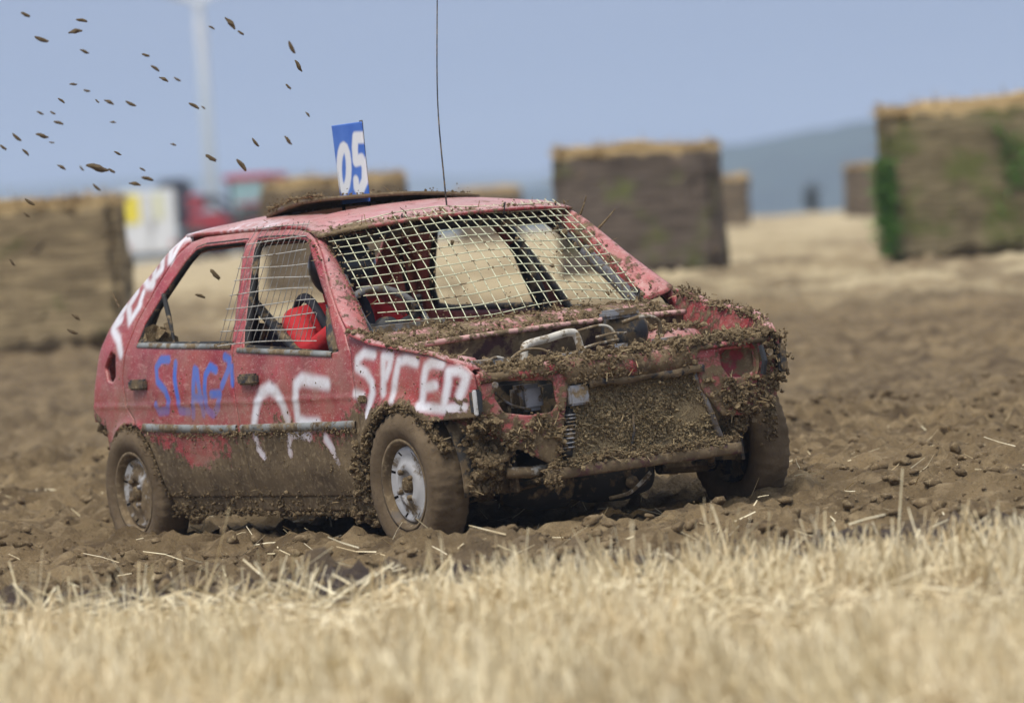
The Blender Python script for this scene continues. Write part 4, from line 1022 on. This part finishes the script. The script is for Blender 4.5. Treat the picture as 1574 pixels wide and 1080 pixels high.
for a in (0.3, PI - .3, -PI / 2):
    q = np.array([.175 * math.sin(a) * -1, .175 * math.cos(a), 0]) @ np.array(RW).T + wc
    MB().tube([wc, q], .014, 6).build('spoke', MAT['dark'], sw, True)
MB().lathe([(-.02, .0), (-.02, .05), (.02, .05), (.025, 0)], wc, 'x', 16).build('horn_pad', MAT['dark'], sw, True)
# bucket seat
def seat(yc, nm, col):
    sm = mat_plain('navy_seat_cloth', col, .85, 0, .25, 20, .25)
    prof = [(-1.02, .42, .20), (-1.10, .40, .22), (-1.30, .37, .23), (-1.40, .40, .24), (-1.45, .55, .26), (-1.49, .74, .27), (-1.51, .86, .24), (-1.52, .92, .20)]
    G = np.array([[(x + .055 * abs(k) ** 3, yc + k * hwid, z + .07 * abs(k) ** 3 * (1 if x > -1.4 else .2)) for k in np.linspace(-1, 1, 13)] for x, z, hwid in prof])
    st = MB().grid(G).build(nm, sm, car, True, .06)
    MB().bbox((-1.22, yc, .30), (.36, .34, .10), .02).build('seat_frame', MAT['black'], st)
    return st
seat(-.36, 'bucket_seat', (.030, .032, .055))
hb_ = MB()
for dy in (-.10, .10): hb_.tube([(-1.47, -.36 + dy * .8, .92), (-1.24, -.36 + dy * 1.1, 1.02), (-1.09, -.36 + dy, .88), (-1.08, -.36 + dy * .4, .60)], [.012, .02, .02, .012], 6, 5)
hb_.build('harness', mat_plain('dark_harness', (.03, .03, .04), .8, 0, .2, 20), car, True)

# ---- number board and aerial
BO = [(-1.448, 1.699), (-1.203, 1.699), (-1.203, 1.375), (-1.448, 1.375)]
def mat_board():
    t = NT('blue_number_board'); v = t.obj()
    c = t.mix(t.range(t.noise(9, v, 4), .3, .7), (.045, .15, .58), (.10, .24, .70))
    c = t.mix(t.math('MULTIPLY', t.attr('white'), 1.0, True), c, (.85, .87, .90))
    return t.P(Base_Color=c, Roughness=.45)
bd = panel('number_board', [BO], .0045, lambda x, z: np.stack([x + .05 * (1.39 - z) * .0, -.15 + .012 * np.sin((x + 1.3) * 12) * (z - 1.37), z], -1), mat_board(), car, False,
      lambda P: {'white': np.maximum(stroke(P, LET['B0'], .021, .8), stroke(P, LET['B5'], .022, .8))}, .006)
bd['label'] = 'blue board with white 05 standing on the roof'
MB().tube([(-1.235, -.135, 1.33), (-1.222, -.135, 1.705)], .008, 6).build('board_post', MAT['black'], car, True)
MB().tube([(-1.44, -.144, 1.34), (-1.44, -.144, 1.60)], .008, 6).build('board_post', MAT['black'], car, True)
MB().tube([(-.93, .055, 1.285), (-.93, .056, 1.42), (-.935, .070, 1.75), (-.94, .125, 2.17), (-.945, .155, 2.38)], [.0042, .0036, .003, .0026, .002], 6, 6).build('aerial', MAT['black'], car, True)
MB().lathe([(1.262, .02), (1.285, .016), (1.30, .008), (1.31, .004)], (-.93, .055, 0), 'z', 12).build('aerial_base', MAT['mud'], car, True)

# ---- mud caked on the car
def mudpile(pts, sizes, seed, mat='mud', ico=ICO1, straws=0, name='caked_mud', slen=(.015, .06)):
    straws = int(straws * .6); j_ = np.random.default_rng(seed + 900); pts = np.array(pts); sizes = np.asarray(sizes) * .62
    pts = np.vstack([pts] + [pts + j_.normal(0, .011, pts.shape) for _ in range(1)]); sizes = np.concatenate([sizes, sizes * j_.uniform(.4, 1.1, len(sizes))])
    g = np.random.default_rng(seed); pts = np.array(pts); V, F = lumps(pts, sizes, seed, ico, .55)
    o = tag(mesh_obj(name, V, F, MAT[mat], car, False), kind='stuff')
    if straws:
        i = g.integers(0, len(pts), straws)
        V, F = ribbons(pts[i], g.normal(size=(straws, 3)) * (1, 1, .6), g.uniform(*slen, straws), g.uniform(.0025, .0045, straws), g.normal(0, .3, straws), seed)
        tag(mesh_obj('straw_bits', V, F, MAT['dirtystraw'], car, False), kind='stuff')
    return o
g = np.random.default_rng(12)
# round the near front arch and hanging behind its front edge
n = 520; a = np.radians(g.uniform(25, 195, n)); R = .308 + g.normal(0, .007, n)
x = R * np.cos(a); z = .28 + R * np.sin(a); z = np.maximum(z, .2)
mudpile(np.stack([x, -(hw(x, z) - .01 + g.uniform(-.02, .016, n)), z], -1), g.uniform(.005, .016, n), 31, straws=90)
n = 520; z = g.uniform(.25, .53, n); t_ = (z - .25) / .28
x = .36 + .10 * (g.random(n) - .35) * (.4 + .8 * t_) + .04 * np.sin(z * 40); y = -.60 + g.normal(0, .03, n) - .03 * t_
mudpile(np.stack([x, y, z], -1), g.uniform(.008, .024, n), 32, straws=160)
n = 420; x = g.uniform(-.52, -.26, n); z = g.uniform(.14, .46, n); y = -(hw(x, np.maximum(z, .2)) - .01 + g.uniform(-.05, .02, n))
kp = z < .20 + .30 * sstep(-.52, -.27, x); mudpile(np.stack([x, y, z], -1)[kp], g.uniform(.008, .028, n)[kp], 33, straws=50)
# far arch
n = 240; a = np.radians(g.uniform(0, 120, n)); x = .30 * np.cos(a); z = .28 + .30 * np.sin(a)
mudpile(np.stack([x, hw(x, z) - .01 + g.uniform(-.04, .012, n), z], -1), g.uniform(.007, .02, n), 34, straws=30)
# slam panel and front panels
n = 900; y = g.uniform(-.64, .66, n); q = g.random(n)
mudpile(np.stack([fx(y) - .11 * q + .012, y, .694 + .014 * np.sin(q * 3) + g.normal(0, .007, n)], -1), g.uniform(.006, .020, n) * (.6 + .8 * vnoise(y * 9, q * 0, 0, 2)), 35, straws=330)
n = 420; y = g.uniform(-.64, -.33, n); z = g.uniform(.36, .55, n); kp = inside(np.stack([y, z], -1), [FP_R, FP_RH]) & (fbm(y * 14, z * 14, 0, 2, 8) > .46); y, z = y[kp], z[kp]
mudpile(front_map(y, z) + (.004, 0, 0), g.uniform(.005, .017, len(y)), 36, straws=140)
n = 480; y = g.uniform(.28, .66, n); z = g.uniform(.41, .56, n); kp = inside(np.stack([y, z], -1), [FP_L, FP_LH]) & (fbm(y * 14, z * 14, 0, 2, 9) > .46); y, z = y[kp], z[kp]
mudpile(front_map(y, z) + (.004, 0, 0), g.uniform(.005, .017, len(y)), 37, straws=140)
n = 160; y = g.uniform(.60, .70, n); z = g.uniform(.52, .71, n); mudpile(np.stack([.44 + g.uniform(-.06, .05, n), y, z], -1), g.uniform(.006, .017, n), 47, straws=30)
# far splash panel hanging inboard of the far wheel
n = 200; y = g.uniform(.42, .56, n); z = g.uniform(.30, .43, n); kp = z > .30 + (y - .42) * .7; mudpile(np.stack([.42 + g.normal(0, .01, n), y, z], -1)[kp], g.uniform(.008, .02, n)[kp], 48, straws=20)
# radiator: earth and straw packed into the core
n = 3600; y = g.uniform(-.32, .37, n); z = .30 + .30 * g.random(n) ** 1.1; kp = inside(np.stack([y, z], -1), [RAD]) & (fbm(y * 9, z * 9, 0, 3, 61) + g.normal(0, .06, n) > .42); y, z = y[kp], z[kp]
mudpile(rad_map(y, z) + (.006, 0, 0), g.uniform(.003, .011, len(y)), 38, 'radmud', straws=750, slen=(.012, .04))
n = 700; y = g.uniform(-.64, .64, n); z = g.uniform(.612, .69, n); kp = (fbm(y * 12, z * 12, 0, 2, 19) > .45) & (z > np.where(y < -.30, .657, np.where(y > .27, .674, .614))); mudpile(np.stack([fx(y) + .010, y, z], -1)[kp], g.uniform(.004, .013, n)[kp], 58, straws=120)
n = 380; y = g.uniform(-.42, .43, n); mudpile(np.stack([.475 + g.normal(0, .008, n), y, .308 + g.uniform(0, .022, n)], -1), g.uniform(.006, .016, n), 39, straws=160)
n = 60; mudpile(np.stack([.48 + g.normal(0, .01, n), -.40 + g.normal(0, .02, n), .275 + g.normal(0, .02, n)], -1), g.uniform(.008, .02, n), 40, straws=10)
# scuttle, windscreen base, wing tops, strut towers, engine
n = 900; s_ = g.uniform(-1, 1, n); k = g.random(n); P0 = ws(s_, np.zeros(n)); P1 = np.stack([-.19 + .05 * (1 - s_ ** 2), s_ * .66, .802 + .012 * (1 - s_ ** 2)], -1)
mudpile(P0 * (1 - k[:, None]) + P1 * k[:, None] + (0, 0, .008), g.uniform(.004, .015, n) * (.5 + 1.0 * vnoise(s_ * 9, s_ * 0, 0, 4)), 41, straws=300)
for s in (-1, 1):
    n = 330; x = g.uniform(-.34, .44, n); z = np.interp(x, [-.35, -.158, .247, .425, .45], [.885, .832, .777, .718, .69])
    mudpile(np.stack([x, s * (hw(x, .7) - g.uniform(.012, .07, n)), z + .006], -1), g.uniform(.004, .014, n) * (.4 + 1.1 * vnoise(x * 9, x * 0, 0, 5)), 42 + s, straws=110)
n = 420; x = g.uniform(-.15, .38, n); y = g.uniform(-.55, .55, n); mudpile(np.stack([x, y, .655 + .06 * vnoise(x * 9, y * 9, 0, 7)], -1), g.uniform(.008, .026, n), 44, straws=200)
n = 150; x = -.06 + g.normal(0, .07, n); y = .50 + g.normal(0, .06, n); mudpile(np.stack([x, y, .75 + g.normal(0, .006, n)], -1), g.uniform(.006, .02, n), 45, straws=40)
# windscreen top edge and mesh, pillars
n = 420; k = g.uniform(-.98, .98, n); x = -.86 - .05 * g.random(n); mudpile(roof_map(x, k) + (0, 0, .004), g.uniform(.003, .012, n) * (.4 + 1.1 * vnoise(k * 9, k * 0, 0, 6)), 46, straws=110)
n = 150; s_ = g.uniform(-1, 1, n); t_ = g.random(n); mudpile(wsm(s_, t_), g.uniform(.002, .008, n) * (1 + 1.2 * (g.random(n) < .08)), 49, straws=40)
n = 240; t_ = g.random(n); P0 = ws(np.full(n, -1.), t_) + np.stack([.012 + 0 * t_, -g.uniform(0, .07, n), 0 * t_], -1); mudpile(P0, g.uniform(.003, .010, n), 50, straws=60)
n = 140; t_ = g.random(n); P0 = ws(np.full(n, 1.), t_) + np.stack([.012 + 0 * t_, g.uniform(0, .06, n), 0 * t_], -1); mudpile(P0, g.uniform(.003, .011, n), 51, straws=50)
# roof speckle, sunroof edge
n = 420; x = g.uniform(-2.0, -.9, n); k = g.uniform(-.95, .95, n); kp = ~inside(np.stack([x, k], -1), [SUNR]); mudpile(roof_map(x, k)[kp] + (0, 0, .002), g.uniform(.0015, .006, n)[kp], 52, straws=40)
n = 420; x = g.uniform(-1.70, -1.2, n); y = np.where(g.random(n) < .5, -.36, g.uniform(-.36, .36, n)); mudpile(np.stack([x, y, _zc(x) + .016 + .058 * np.interp(x, [-1.72, -1.45, -1.2], [0, .75, 1]) * np.interp(y, [-.36, -.1, .36], [1, .75, .0])], -1), g.uniform(.003, .010, n), 53, straws=40)
# sill and lower doors
n = 900; x = g.uniform(-2.12, -.30, n); z = .175 + .11 * g.random(n) ** 1.6; mudpile(np.stack([x, -(hw(x, np.maximum(z, .19)) - .012 + .006 * g.random(n)), z], -1), g.uniform(.004, .016, n), 54, straws=50)
n = 260; x = g.uniform(-2.2, -.30, n); z = .508 + g.normal(0, .006, n); mudpile(np.stack([x, -(hw(x, z) + .008), z], -1), g.uniform(.003, .009, n) * (.3 + 1.2 * vnoise(x * 5, x * 0, 0, 3)), 55, straws=20)
n = 260; a = np.radians(g.uniform(10, 165, n)); x = -2.40 + .272 * np.cos(a); z = .27 + .272 * np.sin(a); mudpile(np.stack([x, -(hw(x, z) - .01), z], -1), g.uniform(.004, .012, n), 56, straws=20)
# door-face splatter
n = 500; x = g.uniform(-2.6, .4, n); z = .30 + .5 * g.random(n); z = np.where(g.random(n) < .5, .25 + .25 * g.random(n), z)
kp = (inside(np.stack([x, z], -1), [FDOOR, RDOOR, QUART, WING])); x, z = x[kp], z[kp]; mudpile(np.stack([x, -hw(x, z), z], -1), g.uniform(.0015, .007, len(x)), 57)
# twigs of straw stuck on the far pillar
for p in ([(-.82, .60, 1.22), (-.80, .63, 1.30)], [(-.74, .63, 1.16), (-.70, .70, 1.235)], [(-.42, .70, .87), (-.44, .66, .93)], [(-2.60, -.66, 1.05), (-2.62, -.68, 1.12)]):
    MB().tube([p[0], (np.array(p[0]) + p[1]) / 2 + (.004, 0, 0), p[1]], [.006, .004, .002], 5, 3).build('twig', MAT['mud'], car)

# ------------------------------------------------------------------ driver
def person_driver():
    joints = {'pelvis': (-1.22, -.36, .52, .13, .15), 'belly': (-1.24, -.36, .66, .12, .15), 'chest': (-1.24, -.36, .84, .13, .175), 'neck': (-1.20, -.36, .985, .055, .06), 'skull': (-1.15, -.36, 1.06, .07, .07),
              'sr': (-1.19, -.545, .925, .070, .070), 'er': (-1.00, -.595, .80, .052, .052), 'wr': (-.86, -.52, .905, .034, .034),
              'sl': (-1.19, -.175, .925, .070, .070), 'el': (-1.00, -.13, .80, .052, .052), 'wl': (-.86, -.20, .905, .034, .034),
              'hr': (-1.22, -.46, .50, .09, .09), 'kr': (-.82, -.47, .60, .065, .065), 'ar': (-.55, -.45, .34, .045, .045), 'tr': (-.42, -.45, .37, .035, .035),
              'hl': (-1.22, -.26, .50, .09, .09), 'kl': (-.82, -.25, .60, .065, .065), 'al': (-.55, -.26, .34, .045, .045), 'tl': (-.42, -.26, .37, .035, .035)}
    edges = [('pelvis', 'belly'), ('belly', 'chest'), ('chest', 'neck'), ('neck', 'skull'), ('chest', 'sr'), ('sr', 'er'), ('er', 'wr'), ('chest', 'sl'), ('sl', 'el'), ('el', 'wl'),
             ('pelvis', 'hr'), ('hr', 'kr'), ('kr', 'ar'), ('ar', 'tr'), ('pelvis', 'hl'), ('hl', 'kl'), ('kl', 'al'), ('al', 'tl')]
    root = bpy.data.objects.new('person', None); COL.objects.link(root); root.matrix_world = CAR.to_4x4() @ Matrix.Translation((-1.30, -.36, .40))
    tag(root, 'person in red top and dark crash helmet driving behind the wire mesh', 'person')
    off = np.array([-1.30, -.36, .40])
    def skin(name, J, E, mat, rootname, sub=2):
        nm = list(J); me = bpy.data.meshes.new(name)
        me.from_pydata([tuple(np.array(J[k][:3]) - off) for k in nm], [(nm.index(a), nm.index(b)) for a, b in E], [])
        o = bpy.data.objects.new(name, me); COL.objects.link(o); o.parent = root; me.materials.append(mat)
        o.modifiers.new('skin', 'SKIN').use_smooth_shade = True
        for k, sv in zip(nm, me.skin_vertices[0].data):
            sv.radius = J[k][3:5]; sv.use_root = (k == rootname)
        sm = o.modifiers.new('sub', 'SUBSURF'); sm.levels = sm.render_levels = sub
        return o
    t = NT('race_clothes'); v = t.obj(); z = t.n('SeparateXYZ', i0=v).outputs['Z']
    c = t.mix(t.range(z, .20, .22), (.02, .022, .045), (.55, .02, .025))         # dark trousers below a red top
    c = t.mix(t.range(t.noise(18, v, 5), .58, .72, 0, .5), c, (.16, .10, .07)); t.bump(t.noise(22, v, 3), .4, .02)
    skin('body', joints, edges, t.P(Base_Color=c, Roughness=.8), 'pelvis')
    gm = mat_plain('dark_glove', (.025, .025, .03), .8, 0, .2, 20, .2)
    for s in (-1, 1):
        w0 = np.array([-.86, -.36 + s * .16, .905]); gp = np.array([-.80, -.36 + s * .165, .945])
        J = {'w': (*w0, .033, .033), 'p': (*(w0 * .4 + gp * .6), .04, .026)}; E = [('w', 'p')]
        for k in range(4):
            b0 = gp + (.0, s * .006, -.028 + .019 * k)
            J[f'a{k}'] = (*b0, .0105, .0105); J[f'b{k}'] = (*(b0 + (.035, -s * .012, .006)), .0098, .0098); J[f'c{k}'] = (*(b0 + (.035, -s * .040, .002)), .009, .009)
            E += [('p', f'a{k}'), (f'a{k}', f'b{k}'), (f'b{k}', f'c{k}')]
        J['t0'] = (*(w0 * .5 + gp * .5 + (0, -s * .03, .012)), .012, .012); J['t1'] = (*(gp + (.012, -s * .045, .02)), .010, .010); E += [('p', 't0'), ('t0', 't1')]
        skin('glove', J, E, gm, 'w', 1)
    # helmet: shell with chin bar, visor opening, visor, peak
    hc = np.array([-1.105, -.36, 1.125]) - off
    V0, F0 = ICO2
    bm = bmesh.new(); bmesh.ops.create_icosphere(bm, subdivisions=4, radius=1.0)
    for v_ in bm.verts:
        p = v_.co; sc = Vector((.158, .128, .140)); 
        jaw = max(0., -p.z) * max(0., p.x); v_.co = Vector((p.x * sc.x * (1 + .12 * jaw), p.y * sc.y * (1 - .10 * max(0, -p.z)), p.z * sc.z * (1.0 if p.z > 0 else .95)))
        if v_.co.z < -.115: v_.co.z = -.115
    dl = [f for f in bm.faces if (c_ := f.calc_center_median()) and c_.x > .075 and -.048 < c_.z < .055]
    bmesh.ops.delete(bm, geom=dl, context='FACES')
    for v_ in bm.verts: v_.co += Vector(hc)
    me = bpy.data.meshes.new('helmet'); bm.to_mesh(me); bm.free(); me.polygons.foreach_set('use_smooth', np.ones(len(me.polygons), bool))
    me.materials.append(mat_plain('black_helmet', (.02, .02, .024), .28, 0, .2, 6, .18))
    he = bpy.data.objects.new('helmet', me); COL.objects.link(he); he.parent = root; so_ = he.modifiers.new('shell', 'SOLIDIFY'); so_.thickness = .02
    # face behind the visor
    fm = mat_plain('skin_tone', (.45, .27, .19), .6, 0, .1, 10)
    bm = bmesh.new(); bmesh.ops.create_icosphere(bm, subdivisions=3, radius=1.0)
    for v_ in bm.verts:
        p = v_.co.copy(); q = Vector((p.x * .105, p.y * .078, p.z * .115 - .01))
        q.x += .022 * math.exp(-((p.y / .16) ** 2 + ((p.z + .08) / .22) ** 2)) * (p.x > 0)        # nose
        for ey in (-.38, .38): q.x -= .012 * math.exp(-(((p.y - ey) / .2) ** 2 + ((p.z - .15) / .14) ** 2)) * (p.x > 0)
        q.x += .006 * math.exp(-((p.y / .3) ** 2 + ((p.z + .45) / .1) ** 2)) * (p.x > 0)
        v_.co = q + Vector(hc)
    me = bpy.data.meshes.new('face'); bm.to_mesh(me); bm.free(); me.materials.append(fm); me.polygons.foreach_set('use_smooth', np.ones(len(me.polygons), bool))
    fo = bpy.data.objects.new('face', me); COL.objects.link(fo); fo.parent = root
    em = mat_plain('eye_white', (.7, .7, .7), .3)
    for ey in (-.03, .03): MB().lathe([(.083, .013), (.092, .010), (.096, 0)], hc + (0, ey, .007), 'x', 12).build('eye', em, fo, True)
    G = np.array([[hc + (.150 * math.cos(a) + .012, .128 * math.sin(a), z_) for a in np.linspace(-1.15, 1.15, 18)] for z_ in (-.05, .0, .057)])
    vm_ = NT('smoked_visor').P(Base_Color=(.05, .055, .06), Roughness=.1, Alpha=.9)
    MB().grid(G).build('visor', vm_, he, True, .003)
person_driver()

# ------------------------------------------------------------------ mud flying behind the car
CL = [(123,72,1),(397,100,1),(367,152,1.3),(200,192,1.3),(410,250,.9),(705,268,.8),(752,332,.9),(795,385,.9),(858,385,.7),(355,408,.7),(420,440,.7),(298,488,.7),(530,495,1),(632,503,1),(195,547,.7),(255,547,.6),(285,595,.9),(548,592,.6),
      (80,665,1),(205,657,1.2),(15,714,.8),(125,738,.8),(300,810,.9),(395,815,.6),(472,812,2.0),(540,827,.8),(715,865,1.1),(655,890,1.1),(467,907,.9),(570,742,.7),(1020,765,1.2),(1170,800,1.3),(1117,115,1.4),(1410,230,1.2),(1445,320,1.1),
      (1395,420,.7),(940,513,1),(985,522,.5),(1235,690,.9),(1395,680,1),(1165,160,.7),(1025,135,.6),(1490,555,.6),(143,978,1),(130,1040,.8),(1040,1328,1.3),(970,1432,.9),(370,1535,1.0),(350,1605,1.0),(60,1270,.8),(470,490,.5),(690,820,.6),(840,700,.6),(250,690,.5)]
g = np.random.default_rng(77)
clm = mat_mud('flying_mud', 1.4, .1)
BASES = []
for k in range(5):
    V0, F0 = ICO2; d = 1 + .5 * (g.random(len(V0)) - .5) + .35 * (fbm(V0[:, 0] * 2 + k * 9, V0[:, 1] * 2, V0[:, 2] * 2, 2, 3) - .5)
    me = bpy.data.meshes.new('mud_clod'); me.from_pydata([tuple(v * q * (1.35, .5, .42)) for v, q in zip(V0, d)], [], [tuple(int(i) for i in f) for f in F0]); me.materials.append(clm); BASES.append(me)
for i, (u_, v_, s_) in enumerate(CL):
    X, Y = u_ / 3.148, v_ / 3.148
    dist = 21.6 + g.normal(0, .45) - .9 * (X / 470)
    p = cw + dist * (fw + rw * (X - 787) / 7730 + uw * (540 - Y) / 7730)
    o = bpy.data.objects.new('mud_clod', BASES[i % 5]); COL.objects.link(o); o.location = p; o.scale = (.0165 * s_,) * 3
    q = Matrix(((rw[0], fw[0], uw[0]), (rw[1], fw[1], uw[1]), (rw[2], fw[2], uw[2])))
    o.rotation_euler = (q @ Matrix.Rotation(math.radians(g.normal(25, 12) if X < 330 else g.normal(52, 10)), 3, 'Y')).to_euler()
    lab = 'brown mud clod flying through the air behind the car, against the sky'; grp = 'mud clods flying against the sky'
    if s_ >= 2: lab = 'largest brown mud clod flying in the spray above the brown bale'; grp = None
    elif v_ == 1328: lab = 'larger mud clod seen flying through the empty rear door window'; grp = None
    elif v_ == 1432: lab = 'smaller mud clod seen flying through the empty rear door window'; grp = None
    elif v_ > 950: lab = 'brown mud clod flying in front of the brown straw bale'; grp = 'mud clods flying before the bale'
    tag(o, lab, 'mud', grp)
